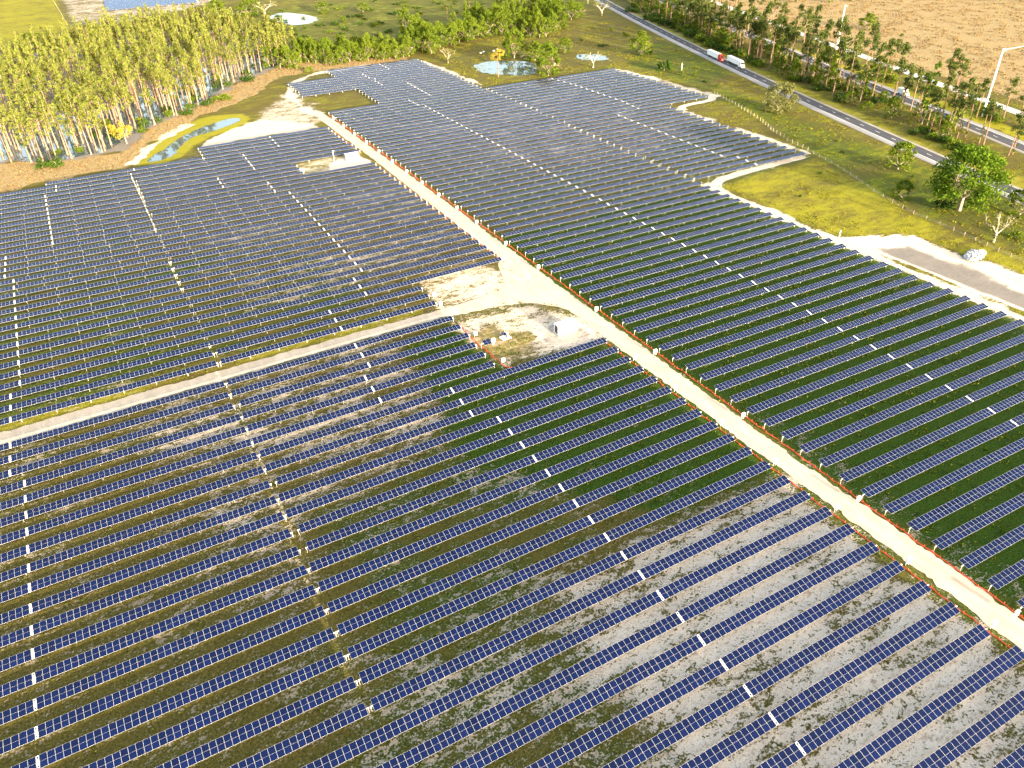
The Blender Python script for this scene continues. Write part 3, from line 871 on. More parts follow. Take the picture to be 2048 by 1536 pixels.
# weather station slab
r = empty('weather_station', (-26.7, -258.4, 0), R(8)); tag(r, 'white slab with a small weather station and tilted panels among weeds', 'weather station')
mb = MB(); mb.box((0, 0, .14), (2.7, 2.2, .28)); mb.build('slab', [M_white], r)
for i, (a, b) in enumerate(((-.55, .5), (-.1, .1))):
    mb = MB(); mb.box((a, b, 1.25), (.75, .05, 1.0), 1, rx=R(-55)); mb.box((a, b + .05, 1.22), (.8, .04, 1.05), 0, rx=R(-55)); mb.tube((a, b + .1, .2), (a, b + .1, 1.1), .05)
    mb.build('tilted_panel', [M_frame, M_cell], r)
mb = MB(); mb.box((.85, .2, .8), (.55, .45, 1.1)); mb.box((.85, .2, 1.38), (.65, .55, .06)); mb.build('cabinet', [M_grey], r)
mb = MB(); mb.tube((.35, .75, .2), (.35, .75, 2.9), .05, .04); mb.tube((-.1, .75, 2.7), (.8, .75, 2.7), .03); mb.build('mast', [M_steel], r)
mb = MB(); mb.box((.15, -.5, .6), (.4, .3, .65)); mb.build('battery_box', [M_dark], r)
r = empty('sensor_post', (-18.4, -264.2, 0)); tag(r, 'white capped post in a tuft of weeds in front of the container', 'post')
mb = MB(); mb.tube((0, 0, 0), (0, 0, 1.5), .1, n=8); mb.build('shaft', [M_white], r)
mb = MB(); mb.box((.15, 0, 1.35), (.55, .35, .7)); mb.build('cabinet', [M_box], r)

# ------------------------------------------------------------------ lorries and van
def truck(x, y, heading, cabm, label, nose=True):
    """x axis of the lorry points forward"""
    r = empty('semi_truck', (x, y, .13), heading); tag(r, label, 'truck')
    t = MB(); t.box((-3.2, 0, 2.63), (16.0, 2.6, 2.85), 0)
    for i in range(9): t.box((-10.4 + i * 1.85, 0, 2.63), (.08, 2.65, 2.8), 0)
    t.box((-3.2, 0, 4.08), (15.9, 2.5, .06), 0)
    tr = t.build('trailer', [M_white], r)
    u = MB(); u.box((-3.2, 0, 1.12), (15.8, 1.1, .22), 0); u.box((1.2, 0, .65), (.25, 1.6, .9), 0); u.box((-11.1, 0, .55), (.1, 2.3, .3), 0); u.build('underframe', [M_dark], tr)
    c = MB()
    c.prism([(-1.22, .55), (1.22, .55), (1.25, 2.6), (1.1, 3.75), (-1.1, 3.75), (-1.25, 2.6)], 5.1, 7.6, 0)
    c.box((6.1, 0, 3.85), (1.9, 2.1, .35), 0)
    c.prism([(-1.05, .55), (1.05, .55), (1.0, 1.9), (.85, 2.15), (-.85, 2.15), (-1.0, 1.9)], 7.6, 9.6, 0)
    for s in (-1, 1): c.box((8.6, s * 1.08, .95), (1.4, .35, .5), 0); c.box((5.9, s * 1.2, .75), (1.6, .25, .6), 0)
    c.box((9.66, 0, .6), (.2, 2.4, .4), 0)
    cab = c.build('cab', [cabm], r)
    w = MB(); w.poly([(7.63, -1.0, 2.2), (7.63, 1.0, 2.2), (7.61, .95, 3.1), (7.61, -.95, 3.1)]); w.build('windshield', [M_glass], cab)
    for s in (-1, 1):
        sw = MB(); sw.box((7.0, s * 1.235, 2.5), (.9, .03, .75), 0); sw.build('side_window', [M_glass], cab)
        mi = MB(); mi.box((7.75, s * 1.5, 2.4), (.12, .25, .6), 0); mi.build('mirror', [M_dark], cab)
        hl = MB(); hl.box((9.62, s * .85, 1.15), (.06, .35, .25), 0); hl.build('headlight', [M_lamp], cab)
    g = MB(); g.box((9.62, 0, 1.4), (.05, 1.1, .9), 0); g.build('grille', [M_grey], cab)
    for x0 in (8.6, 4.9, 3.6, -8.6, -9.9):
        for s in (-1, 1):
            wh = MB(); wh.tube((x0, s * .75, .5), (x0, s * 1.22, .5), .5, n=14); ww = wh.build('wheel', [M_black], r)
            rm = MB(); rm.tube((x0, s * 1.2, .5), (x0, s * 1.24, .5), .27, n=10); rm.build('rim', [M_steel], ww)
    return r
hd1 = math.atan2(-31.3 - 48.5, 250.3 - 272)
truck(261.6, -9.0, hd1, M_red, 'white box trailer pulled by a red truck on the highway')
truck(259.6, -31.0, hd1, M_white, 'white truck with a white trailer ahead of the red one')
r = empty('box_truck', (284.0, -138.0, .13), math.atan2(-1, -.29)); tag(r, 'white box truck half hidden behind the trees on the far carriageway', 'truck')
mb = MB(); mb.box((-1.2, 0, 2.1), (5.6, 2.4, 2.5)); mb.build('cargo_box', [M_white], r)
mb = MB(); mb.prism([(-1.05, .5), (1.05, .5), (1.05, 1.7), (.9, 2.4), (-.9, 2.4), (-1.05, 1.7)], 1.65, 3.2); mb.prism([(-1.0, .5), (1.0, .5), (.95, 1.45), (-.95, 1.45)], 3.2, 4.2); cab = mb.build('cab', [M_white], r)
mb = MB(); mb.poly([(3.22, -.9, 1.55), (3.22, .9, 1.55), (3.21, .8, 2.2), (3.21, -.8, 2.2)]); mb.build('windshield', [M_glass], cab)
for x0 in (3.2, -2.6):
    for s in (-1, 1):
        mb = MB(); mb.tube((x0, s * .7, .42), (x0, s * 1.08, .42), .42, n=12); mb.build('wheel', [M_black], r)

# ------------------------------------------------------------------ poles, posts, signs, fences
def pole(x, y, h, lean, label, arm):
    r = empty('utility_pole', (x, y, 0)); tag(r, label, 'utility pole')
    mb = MB(); mb.tube((0, 0, 0), (lean[0], lean[1], h), .52, .30, 12); mb.build('shaft', [M_white], r)
    a = MB()
    if arm:
        a.tube((lean[0], lean[1], h - .5), (lean[0] + 10.5, lean[1] - 6.5, h + 1.5), .12, .07)
    a.tube((lean[0] - .2, lean[1] + .3, h - 1.2), (lean[0] + 1.6, lean[1] - 1.0, h - .8), .10, .06)
    a.build('arm', [M_white], r)
pole(281.7, -187.1, 31.9, (0, 0), 'tall white steel pole with a long arm by the frontage road', True)
pole(348.4, -31.4, 28.0, (0, 0), 'white steel pole rising out of the trees by the dry field', False)
def marker(x, y, h, label):
    r = empty('marker_post', (x, y, 0)); tag(r, label, 'post')
    mb = MB(); mb.tube((0, 0, 0), (0, 0, h), .14, n=8); mb.build('shaft', [M_white], r)
    mb = MB(); mb.box((0, 0, h), (.4, .4, .12)); mb.build('cap', [M_white], r)
marker(222.4, -22.4, 4.4, 'short white post standing on the grass slope near the highway')
marker(154.5, 20.4, 5.0, 'white post at the top edge of the panels beside the pond')
marker(106.5, -256.5, 2.4, 'white post at the tip of the sandy basin')
marker(322.8, 243.6, 9.0, 'thin white post at the head of the highway')
def wire_fence(pts, step, h, label, posts=True, mm=None, br=.09):
    S = []
    for a, b in zip(pts[:-1], pts[1:]):
        a, b = Vector(a), Vector(b); n = max(1, int((b - a).length / step)); S += [a.lerp(b, i / n) for i in range(n)]
    S.append(Vector(pts[-1]))
    root = empty('wire_fence', (S[0].x, S[0].y, 0)); tag(root, label, 'fence')
    pm = MB(); pm.tube((0, 0, 0), (0, 0, h), br, br * .9, 6)
    me = pm.mesh('fence_post', [mm or M_wood])
    wires = MB()
    for i, p in enumerate(S):
        o = bpy.data.objects.new('fence_post', me); o.location = (p.x - S[0].x, p.y - S[0].y, 0); o.rotation_euler = (rng.normal(0, .04), rng.normal(0, .04), 0); link(o, root)
        if i:
            q = S[i - 1]
            for z in (.35, .7, 1.05): wires.tube((q.x - S[0].x, q.y - S[0].y, z), (p.x - S[0].x, p.y - S[0].y, z), .012, n=3, cap=False)
    wires.build('wire', [M_steel], root)
WF = [(201, -79), (193.8, -107), (184.7, -133.4), (176.5, -151), (172, -165), (168.7, -181), (163.5, -199.6), (159.3, -213.7), (152, -232), (148.3, -244), (145.7, -255.5), (144.5, -273), (142, -291.6), (138, -330)]
wire_fence(WF[:6], 3.6, 1.8, 'pale wooden post and wire fence on the slope above the outer field', br=.13)
wire_fence(WF[5:], 4.6, 1.5, 'weathered post and wire fence running down past the sandy basin')
wire_fence([(-121.8, 622), (-117.2, 500), (-113.9, 405)], 9, 1.4, 'thin field fence across the far left meadow')
r = empty('fence_sign', (176.4, -149.6, 0), R(60)); tag(r, 'small blue and white sign on the wooden fence', 'sign')
mb = MB(); mb.box((0, 0, 1.0), (.08, .08, 2.0)); mb.build('post', [M_wood], r)
mb = MB(); mb.box((0, -.06, 1.5), (1.3, .04, .8)); mb.build('board', [M_sign], r)

# ------------------------------------------------------------------ rocks
def rock_mesh(seed):
    g = np.random.default_rng(seed); mb = MB()
    me = bpy.data.meshes.new('rock')
    import bmesh
    bm = bmesh.new(); bmesh.ops.create_icosphere(bm, subdivisions=1, radius=.5)
    for v in bm.verts: v.co *= .75 + .5 * g.random(); v.co.z *= .75
    bm.to_mesh(me); bm.free(); me.materials.append(M_rock); return me
RK = [rock_mesh(i) for i in range(5)]
pile = empty('rock_pile', (132.5, -290, 0)); tag(pile, 'heap of blue grey riprap stones at the edge of the sandy basin', 'rocks')
for i in range(150):
    a = rng.random() * 6.28; q = math.sqrt(rng.random())
    x, y = 5.2 * q * math.cos(a), 2.7 * q * math.sin(a) + .22 * 5.2 * q * math.cos(a)
    s = .5 + .8 * rng.random()
    o = bpy.data.objects.new('rock', RK[i % 5]); o.location = (x, y, s * .2 + (1 - q) * .7); o.rotation_euler = tuple(rng.random(3) * 6); o.scale = (s, s, s); link(o, pile)
mwh = M_conc
wb = RK[0].copy(); wb.materials.clear(); wb.materials.append(M_white)
for i, (x, y) in enumerate(((139.5, 98), (143, 100), (151, 99.5), (155, 103))):
    o = bpy.data.objects.new('boulder', wb); o.location = (x, y, .5); o.scale = (2.2, 1.7, 1.6); o.rotation_euler = (0, 0, i * 1.3); link(o)
    tag(o, f'whitish boulder in the grass beyond the round pond, {ordinal(i + 1)} from the left', 'boulder', 'boulders beyond the pond')

# ------------------------------------------------------------------ vegetation
class Leaves:
    def __init__(s): s.c = []; s.sz = []
    def blob(s, c, r, n, sz, flat=1.0, g=rng):
        d = g.normal(size=(n, 3)); d /= np.linalg.norm(d, axis=1, keepdims=True)
        q = g.random((n, 1)) ** .45
        s.c.append(np.array(c) + d * q * r * np.array([1, 1, flat])); s.sz.append(sz * (.6 + .8 * g.random(n)))
    def arrays(s, g=rng, upright=False):
        c = np.concatenate(s.c); z = np.concatenate(s.sz); n = len(c)
        a = g.normal(size=(n, 3)); a /= np.linalg.norm(a, axis=1, keepdims=True)
        b = g.normal(size=(n, 3)); b -= (a * b).sum(1, keepdims=True) * a; b /= np.linalg.norm(b, axis=1, keepdims=True)
        if upright:
            a[:, 2] *= .3; b = np.tile([0, 0, 1.0], (n, 1)) + g.normal(0, .25, (n, 3))
        a *= z[:, None] / 2; b *= z[:, None] / 2 * .8
        V = np.stack([c - a - b, c + a - b * .6, c + a * .7 + b, c - a * .8 + b * .9], 1).reshape(-1, 3)
        return V, np.arange(4 * n).reshape(n, 4)
    def mesh(s, name, m, **k):
        V, F = s.arrays(**k); return fast_mesh(name, V, F, [m])

def limb(mb, p, d, ln, r, depth, g, tips, n=5):
    p = Vector(p); q = p + Vector(d).normalized() * ln
    mb.tube(p, q, r, r * .62, n=n, cap=False)
    if depth == 0: tips.append(q); return
    for _ in range(2 if depth > 1 else 3):
        e = (Vector(d).normalized() + Vector(g.normal(0, .55, 3)) + Vector((0, 0, .15))).normalized()
        limb(mb, q, e, ln * (.55 + .3 * g.random()), r * .6, depth - 1, g, tips, n=4)

def proto(kind, i):
    """trunk mesh, crown mesh, nominal height and width"""
    g = np.random.default_rng(hash(kind) % 1000 * 0 + sum(map(ord, kind)) * 17 + i)
    mb = MB(); lv = Leaves()
    if kind == 'pine':
        h, w = 22.0, 8.5
        bend = Vector((g.normal(0, .5), g.normal(0, .5), 0)); mid = bend * .6 + Vector((0, 0, h * .55)); top = bend + Vector((0, 0, h * .97))
        mb.tube((0, 0, -.3), mid, .30, .21, 7, cap=False); mb.tube(mid, top, .21, .05, 6, cap=False)
        for j in range(13):
            z = h * (.60 + .38 * g.random() ** .8); a = g.random() * 6.28; rr = (1.02 - z / h) * 6.5 + .6
            rr = min(rr, 3.9) * (.45 + .6 * g.random())
            c = Vector((math.cos(a) * rr, math.sin(a) * rr, z)) + bend * (z / h); mb.tube(bend * (z / h) + Vector((0, 0, z - .5)), c, .07, .03, 4, cap=False)
            lv.blob(c, 1.1 + .8 * g.random(), 46, .55, .62, g)
        if i % 2:
            for j in range(5): lv.blob((g.normal(0, .5), g.normal(0, .5), h * (.1 + .08 * j)), .7, 24, .5, 1.4, g)
        M, B = L_pine, M_bark_pine
    elif kind == 'cypress':
        h, w = 21.0, 5.0
        bend = Vector((g.normal(0, .5), g.normal(0, .4), 0)); top = bend + Vector((0, 0, h * .98))
        mb.tube((0, 0, -.3), (0, 0, 1.6), .50, .30, 7, cap=False); mb.tube((0, 0, 1.6), top, .28, .05, 6, cap=False)
        lo = .50 + .20 * g.random()
        for j in range(11):
            f = lo + (1 - lo) * (j + g.random()) / 11; a = g.random() * 6.28; rr = 2.7 * (1.12 - f) / (1.12 - lo) * (.3 + .8 * g.random()) + .1
            c = Vector((math.cos(a) * rr, math.sin(a) * rr, h * f)) + bend * f; mb.tube(bend * f + Vector((0, 0, h * f - .3)), c, .05, .02, 3, cap=False)
            lv.blob(c, .7 + .75 * g.random(), 24, .55, .9, g)
        M, B = L_cyp, M_bark_cyp
    elif kind in ('broad', 'vine', 'willow', 'yellow', 'oak', 'round'):
        h, w = {'broad': (13, 11), 'vine': (22, 6), 'willow': (13, 15), 'yellow': (10, 12), 'oak': (20, 23), 'round': (16, 9)}[kind]
        base = {'broad': .07, 'vine': .05, 'willow': .08, 'yellow': .35, 'oak': .22, 'round': .62}[kind]
        tips = []
        th = max(1.5, h * base); r = {'oak': .75, 'vine': .3, 'round': .32}.get(kind, .32)
        if kind == 'round': mb.tube((0, 0, -.3), (0, 0, h * .9), r, .15, 7, cap=False)
        else:
            mb.tube((0, 0, -.3), (0, 0, th), r, r * .75, 7, cap=False)
            for j in range(7 if kind == 'oak' else 4):
                a = j * 6.28 / (7 if kind == 'oak' else 4) + g.random()
                limb(mb, (0, 0, th * .95), (math.cos(a), math.sin(a), .75 + .6 * g.random()), h * .24, r * .5, 2, g, tips)
        nb = {'broad': 46, 'vine': 34, 'willow': 54, 'yellow': 22, 'oak': 92, 'round': 18}[kind]
        for j in range(nb):
            f = base + (1 - base) * g.random() ** .8
            prof = {'broad': math.sin(math.pi * min(1, .18 + .82 * (f - base) / (1 - base))) ** .6, 'vine': .75 + .3 * g.random(), 'willow': (1 - ((f - base) / (1 - base)) ** 2.2) ** .5,
                    'yellow': .9, 'oak': (1 - ((f - .45) / .6) ** 2) ** .5 if abs(f - .45) < .6 else .3, 'round': (1 - abs((f - .8) / .22) ** 2) ** .5 if abs(f - .8) < .22 else .3}[kind]
            a = g.random() * 6.28; q = w / 2 * prof * (.35 + .55 * g.random() ** .5)
            br = w * (.085 + .07 * g.random())
            lv.blob((math.cos(a) * q, math.sin(a) * q, h * f - br * .4), br, {'oak': 76, 'willow': 64}.get(kind, 56), .48 if kind != 'oak' else .60, .8, g)
        M = {'broad': L_broad, 'vine': L_oak, 'willow': L_grey, 'yellow': L_yel, 'oak': L_oak, 'round': L_yel}[kind]
        B = M_bark_oak if kind != 'round' else M_bark_pine
    elif kind == 'dead':
        h, w = 12.0, 9.0
        tips = []
        mb.tube((0, 0, -.3), (0, 0, 3), .32, .26, 7, cap=False)
        for j in range(4):
            a = j * 1.57 + g.random(); limb(mb, (0, 0, 2.8), (math.cos(a) * .6, math.sin(a) * .6, 1.0), 3.0, .17, 3, g, tips)
        for q in tips[::2]: lv.blob(q, .8, 10, .4, 1, g)
        lv.blob((0, 0, 1.5), 1.4, 60, .45, 1, g)
        M, B = L_grey, M_bark_dead
    else:                                       # bush
        h, w = 4.0, 5.0
        for j in range(5):
            a = g.random() * 6.28; mb.tube((0, 0, 0), (math.cos(a) * 1.2, math.sin(a) * 1.2, 2.2), .07, .03, 4, cap=False)
        for j in range(11):
            a = g.random() * 6.28; q = 1.7 * g.random() ** .5; z = .6 + 2.6 * g.random() * (1 - q / 2.6)
            lv.blob((math.cos(a) * q, math.sin(a) * q, z), .75 + .5 * g.random(), 42, .38, .85, g)
        M = (L_broad, L_dark, L_dark, L_broad)[i % 4]; B = M_bark_oak
    return mb.mesh('trunk', [B]), lv.mesh('crown', M), h, w
PROTO = {}
def get_proto(kind, i):
    if (kind, i) not in PROTO: PROTO[kind, i] = proto(kind, i)
    return PROTO[kind, i]
NAMES = {'pine': 'pine_tree', 'cypress': 'cypress_tree', 'broad': 'broadleaf_tree', 'bush': 'bush', 'dead': 'bare_tree', 'vine': 'vine_covered_tree', 'willow': 'broadleaf_tree', 'yellow': 'broadleaf_tree', 'oak': 'oak_tree', 'round': 'pine_tree'}
PLANTED = {}
def plant(kind, x, y, h, w, label, group=None, variant=None):
    i = int(rng.integers(0, 4)) if variant is None else variant
    tr, cr, h0, w0 = get_proto(kind, i)
    o = empty(NAMES[kind], (x, y, tz(x, y)), rng.random() * 6.28, (w / w0, w / w0, h / h0))
    tag(o, label, 'bush' if kind == 'bush' else 'tree', group)
    if group: PLANTED.setdefault(group, []).append((o, label, x, y))
    link(bpy.data.objects.new('stems' if kind == 'bush' else 'trunk', tr), o)
    link(bpy.data.objects.new('foliage' if kind == 'bush' else 'crown', cr), o)
    return o
TREES = [
    ('broad', 181.7, -219.0, 11.8, 13.7), ('broad', 154.6, -243.1, 7.5, 8.9), ('oak', 162.8, -261.7, 23.6, 26.0), ('bush', 160.6, -257.8, 5.7, 8.8),
    ('broad', 176.7, -276.1, 10.0, 13.4), ('dead', 147.6, -286.1, 12.1, 10.2), ('bush', 157.0, -287.5, 3.2, 6.3), ('vine', 245.4, -180.5, 30.9, 5.8),
    ('pine', 239.0, -193.9, 27.9, 7.4), ('pine', 241.6, -198.0, 18.9, 7.4), ('pine', 239.8, -204.0, 21.5, 7.3), ('pine', 244.6, -204.7, 24.8, 7.4),
    ('pine', 238.8, -231.9, 22.0, 7.0), ('pine', 281.2, -198.3, 20.7, 7.9), ('pine', 293.6, -154.3, 22.4, 8.5), ('pine', 306.4, -153.2, 22.6, 8.7),
    ('pine', 304.4, -148.5, 23.4, 8.7), ('pine', 292.3, -162.9, 20.2, 8.4), ('pine', 276.6, -187.3, 19.2, 8.0), ('pine', 289.6, -201.1, 14.3, 8.0),
    ('pine', 235.7, -232.0, 15.2, 7.0), ('pine', 270.4, -177.8, 17.1, 8.0), ('pine', 261.7, -160.8, 22.2, 8.0), ('pine', 257.5, -158.0, 23.4, 8.0),
    ('pine', 259.8, -150.6, 25.6, 8.1), ('bush', 234.6, -191.1, 4.1, 8.5), ('bush', 229.1, -199.5, 4.6, 8.3), ('bush', 229.6, -204.4, 4.0, 8.2),
    ('bush', 226.9, -211.6, 5.1, 8.1), ('bush', 225.9, -217.4, 5.0, 8.1), ('bush', 221.8, -225.3, 5.5, 7.9), ('bush', 222.4, -229.7, 4.9, 7.9),
    ('bush', 295.3, -152.3, 4.6, 9.8), ('bush', 284.7, -184.3, 5.6, 9.3), ('bush', 282.7, -191.3, 4.3, 9.2), ('bush', 279.2, -197.0, 3.6, 9.1),
    ('bush', 269.5, -182.7, 8.6, 9.1), ('bush', 251.8, -189.7, 7.8, 8.8), ('bush', 218.3, -238.9, 5.9, 7.7), ('pine', 276.2, -28.6, 27.1, 10.4),
    ('pine', 270.4, -49.2, 33.6, 10.0), ('pine', 265.7, -64.8, 30.4, 9.8), ('pine', 267.1, -69.8, 35.6, 9.7), ('pine', 280.6, -70.8, 31.8, 9.9),
    ('pine', 253.0, -117.0, 30.2, 9.0), ('pine', 289.2, -88.7, 28.6, 9.8), ('pine', 249.0, -129.1, 34.1, 8.8), ('pine', 263.3, -118.8, 33.2, 9.1),
    ('pine', 277.3, -114.3, 34.3, 9.3), ('pine', 260.6, -136.7, 29.8, 8.8), ('pine', 265.2, -146.0, 29.5, 8.8), ('pine', 277.2, -33.9, 35.5, 10.3),
    ('pine', 278.4, -20.8, 32.5, 10.5), ('pine', 292.7, -53.6, 33.5, 10.3), ('pine', 282.5, -80.2, 31.5, 9.8), ('pine', 276.5, -91.8, 34.1, 9.6),
    ('pine', 294.4, -103.8, 26.7, 9.7), ('pine', 287.1, -120.9, 26.6, 9.4), ('pine', 305.0, -111.0, 26.0, 9.8), ('broad', 261.5, -100.2, 21.7, 14.6),
    ('broad', 299.7, -107.4, 13.2, 15.3), ('bush', 263.4, -86.7, 5.0, 11.5), ('bush', 260.8, -81.2, 3.6, 11.5), ('bush', 268.6, -108.5, 4.1, 11.3),
    ('bush', 269.9, -116.4, 3.4, 11.2), ('bush', 266.9, -127.9, 4.0, 11.0), ('bush', 259.8, -142.4, 5.2, 10.7), ('willow', 205.0, -124.6, 15.2, 19.4),
    ('broad', 422.8, 7.3, 11.3, 16.4), ('pine', 334.7, 177.1, 13.5, 12.9), ('pine', 330.1, 159.7, 17.5, 12.6), ('pine', 316.0, 116.6, 19.4, 11.9),
    ('pine', 322.8, 118.8, 22.2, 12.0), ('pine', 324.1, 110.6, 16.6, 11.9), ('pine', 313.1, 84.0, 19.5, 11.4), ('pine', 306.0, 63.3, 20.7, 11.1),
    ('pine', 295.7, 40.7, 20.9, 10.7), ('pine', 311.8, 40.9, 16.1, 10.9), ('pine', 287.3, 8.1, 23.1, 10.2), ('pine', 276.5, -24.0, 23.5, 9.7),
    ('pine', 277.8, -29.6, 25.6, 9.6), ('pine', 301.5, 36.5, 22.5, 10.7), ('pine', 287.3, -2.2, 22.0, 10.1), ('pine', 326.7, 146.2, 16.3, 12.4),
    ('pine', 370.6, 162.8, 14.0, 13.1), ('pine', 369.0, 146.9, 13.8, 12.9), ('bush', 328.6, 181.7, 4.5, 16.9), ('bush', 318.7, 140.6, 7.2, 16.0),
    ('bush', 316.4, 127.2, 6.1, 15.7), ('bush', 312.5, 112.0, 7.4, 15.4), ('bush', 312.0, 98.3, 7.3, 15.2), ('bush', 306.6, 82.1, 8.0, 14.8),
    ('bush', 298.3, 62.7, 8.7, 14.4), ('bush', 290.5, 41.5, 8.0, 13.9), ('bush', 286.0, 27.8, 7.1, 13.6), ('bush', 284.5, 17.9, 7.8, 13.4),
    ('bush', 284.5, 7.4, 6.1, 13.3), ('bush', 281.8, -8.4, 5.6, 13.0), ('bush', 275.2, -27.8, 5.4, 12.6), ('bush', 271.5, -38.8, 5.3, 12.3),
    ('broad', 328.4, 145.0, 10.6, 19.1), ('broad', 304.9, 51.8, 12.9, 16.8), ('broad', 291.7, 21.0, 12.3, 16.0), ('broad', 227.8, 29.2, 15.5, 17.4),
    ('bush', 213.4, -16.5, 9.4, 11.2), ('dead', 296.7, 180.7, 14.2, 16.4), ('bush', 214.2, -33.7, 3.3, 3.1), ('bush', 219.5, -39.3, 4.0, 3.1),
    ('bush', 214.8, -53.8, 2.2, 3.0), ('bush', 214.6, -57.5, 2.1, 3.0), ('bush', 212.6, -67.3, 2.1, 2.9), ('bush', 235.9, 28.6, 4.8, 3.4),
    ('bush', 260.8, 96.0, 3.6, 3.8), ('bush', 263.7, 116.6, 3.6, 3.9), ('bush', 259.8, 90.4, 3.5, 3.8), ('round', 117.1, 26.9, 17.1, 9.5),
    ('broad', 145.4, 12.9, 19.8, 17.0), ('broad', 152.0, 70.7, 19.7, 16.5), ('broad', 160.0, 56.0, 12.2, 17.7), ('broad', 190.0, 66.5, 10.1, 12.3),
    ('dead', 180.7, 15.7, 12.4, 10.6), ('dead', 107.7, 83.1, 11.4, 11.1), ('bush', 236.1, 146.0, 6.4, 10.6), ('bush', 185.0, 73.2, 6.2, 9.3),
    ('bush', 147.1, 74.1, 3.0, 9.0), ('bush', 224.8, 71.1, 1.8, 9.6), ('broad', 108.6, 126.8, 16.7, 13.5), ('broad', 110.7, 118.7, 19.6, 13.3),
    ('broad', 124.9, 136.0, 16.5, 13.8), ('broad', 134.1, 136.6, 16.1, 13.9), ('broad', 144.1, 144.2, 16.3, 14.1), ('broad', 151.7, 146.3, 14.3, 14.2),
    ('broad', 158.3, 149.2, 15.4, 14.3), ('broad', 168.6, 153.6, 11.7, 14.5), ('broad', 174.5, 157.3, 18.5, 14.6), ('broad', 181.6, 160.3, 19.7, 14.8),
    ('broad', 183.6, 150.7, 21.7, 14.6), ('broad', 189.2, 150.7, 17.9, 14.7), ('broad', 207.1, 162.9, 17.2, 15.1), ('broad', 198.6, 132.0, 14.9, 14.4),
    ('broad', 203.0, 125.0, 16.5, 14.3), ('broad', 208.5, 124.9, 13.8, 14.4), ('broad', 232.5, 148.6, 21.1, 15.1), ('broad', 264.9, 179.6, 15.1, 16.0),
    ('broad', 273.4, 183.1, 12.8, 16.2), ('broad', 241.2, 173.5, 17.7, 15.7), ('pine', 167.9, 218.2, 17.3, 7.4), ('pine', 148.9, 159.9, 20.4, 6.8),
    ('pine', 206.5, 259.0, 12.7, 8.0), ('pine', 234.8, 197.1, 16.9, 7.5), ('pine', 245.0, 180.0, 16.7, 7.4), ('pine', 263.5, 195.5, 15.9, 7.7),
    ('pine', 216.3, 210.9, 18.2, 7.6), ('pine', 271.6, 242.5, 15.5, 8.1), ('broad', 10.3, 128.9, 14.6, 9.8), ('broad', 14.2, 124.0, 11.9, 9.8),
    ('broad', 26.5, 144.0, 14.6, 10.1), ('broad', 31.5, 145.5, 15.5, 10.2), ('broad', 36.4, 147.1, 12.4, 10.2), ('broad', 41.2, 138.7, 11.5, 10.1),
    ('broad', 43.0, 132.6, 11.4, 10.0), ('broad', 52.9, 138.2, 14.8, 10.2), ('broad', 56.2, 128.4, 12.2, 10.0), ('broad', 62.0, 129.4, 13.9, 10.1),
    ('broad', 64.4, 122.7, 17.0, 10.0), ('broad', 70.2, 123.7, 11.4, 10.0), ('broad', 73.3, 116.6, 11.4, 9.9), ('broad', 79.2, 120.0, 15.1, 10.0),
    ('broad', 82.1, 115.4, 11.4, 10.0), ('broad', 88.9, 118.3, 8.6, 10.0), ('broad', 129.6, 217.5, 17.3, 11.8), ('broad', 103.9, 136.9, 16.8, 10.4),
    ('broad', 109.3, 133.1, 15.2, 10.4), ('broad', 110.3, 118.9, 13.7, 10.2), ('broad', 99.0, 351.0, 9.5, 13.8), ('broad', 131.5, 330.9, 7.9, 13.7),
    ('bush', 19.3, 111.5, 4.7, 6.6), ('bush', 35.0, 185.2, 6.1, 7.5), ('bush', 23.1, 182.6, 5.2, 7.5), ('bush', 50.2, 215.6, 2.7, 7.9),
    ('bush', 88.2, 276.7, 4.9, 8.7), ('bush', 111.5, 307.0, 4.1, 9.1), ('bush', 107.2, 262.8, 4.9, 8.6), ('bush', 76.4, 277.9, 3.9, 8.7),
    ('bush', 49.2, 268.9, 3.8, 8.5), ('bush', 88.0, 247.8, 3.8, 8.4), ('bush', 115.3, 256.9, 2.9, 8.6), ('bush', 122.8, 258.9, 3.9, 8.6),
    ('bush', 73.9, 244.1, 2.8, 8.3), ('bush', 113.5, 215.4, 2.8, 8.1), ('bush', 151.2, 294.2, 6.2, 9.1), ('broad', 10.0, 382.1, 14.7, 24.8),
    ('broad', 38.1, 379.8, 13.7, 24.9), ('dead', 50.9, 375.0, 13.2, 21.6), ('dead', 11.9, 129.2, 14.6, 8.3), ('bush', -21.1, 106.9, 6.2, 10.8),
    ('bush', -47.9, 66.2, 3.8, 10.0), ('bush', -68.0, 44.4, 5.1, 9.5), ('bush', 15.2, 351.4, 7.8, 15.6), ('bush', -43.1, 66.7, 3.9, 10.0),
    ('bush', -54.4, 59.5, 4.6, 9.8), ('yellow', -103.0, 4.1, 10.0, 12.2), ('bush', -141.1, -14.2, 4.8, 9.5), ('bush', -134.6, -18.3, 6.2, 9.4),
    ('broad', -142.2, 317.6, 11.7, 20.7),
]
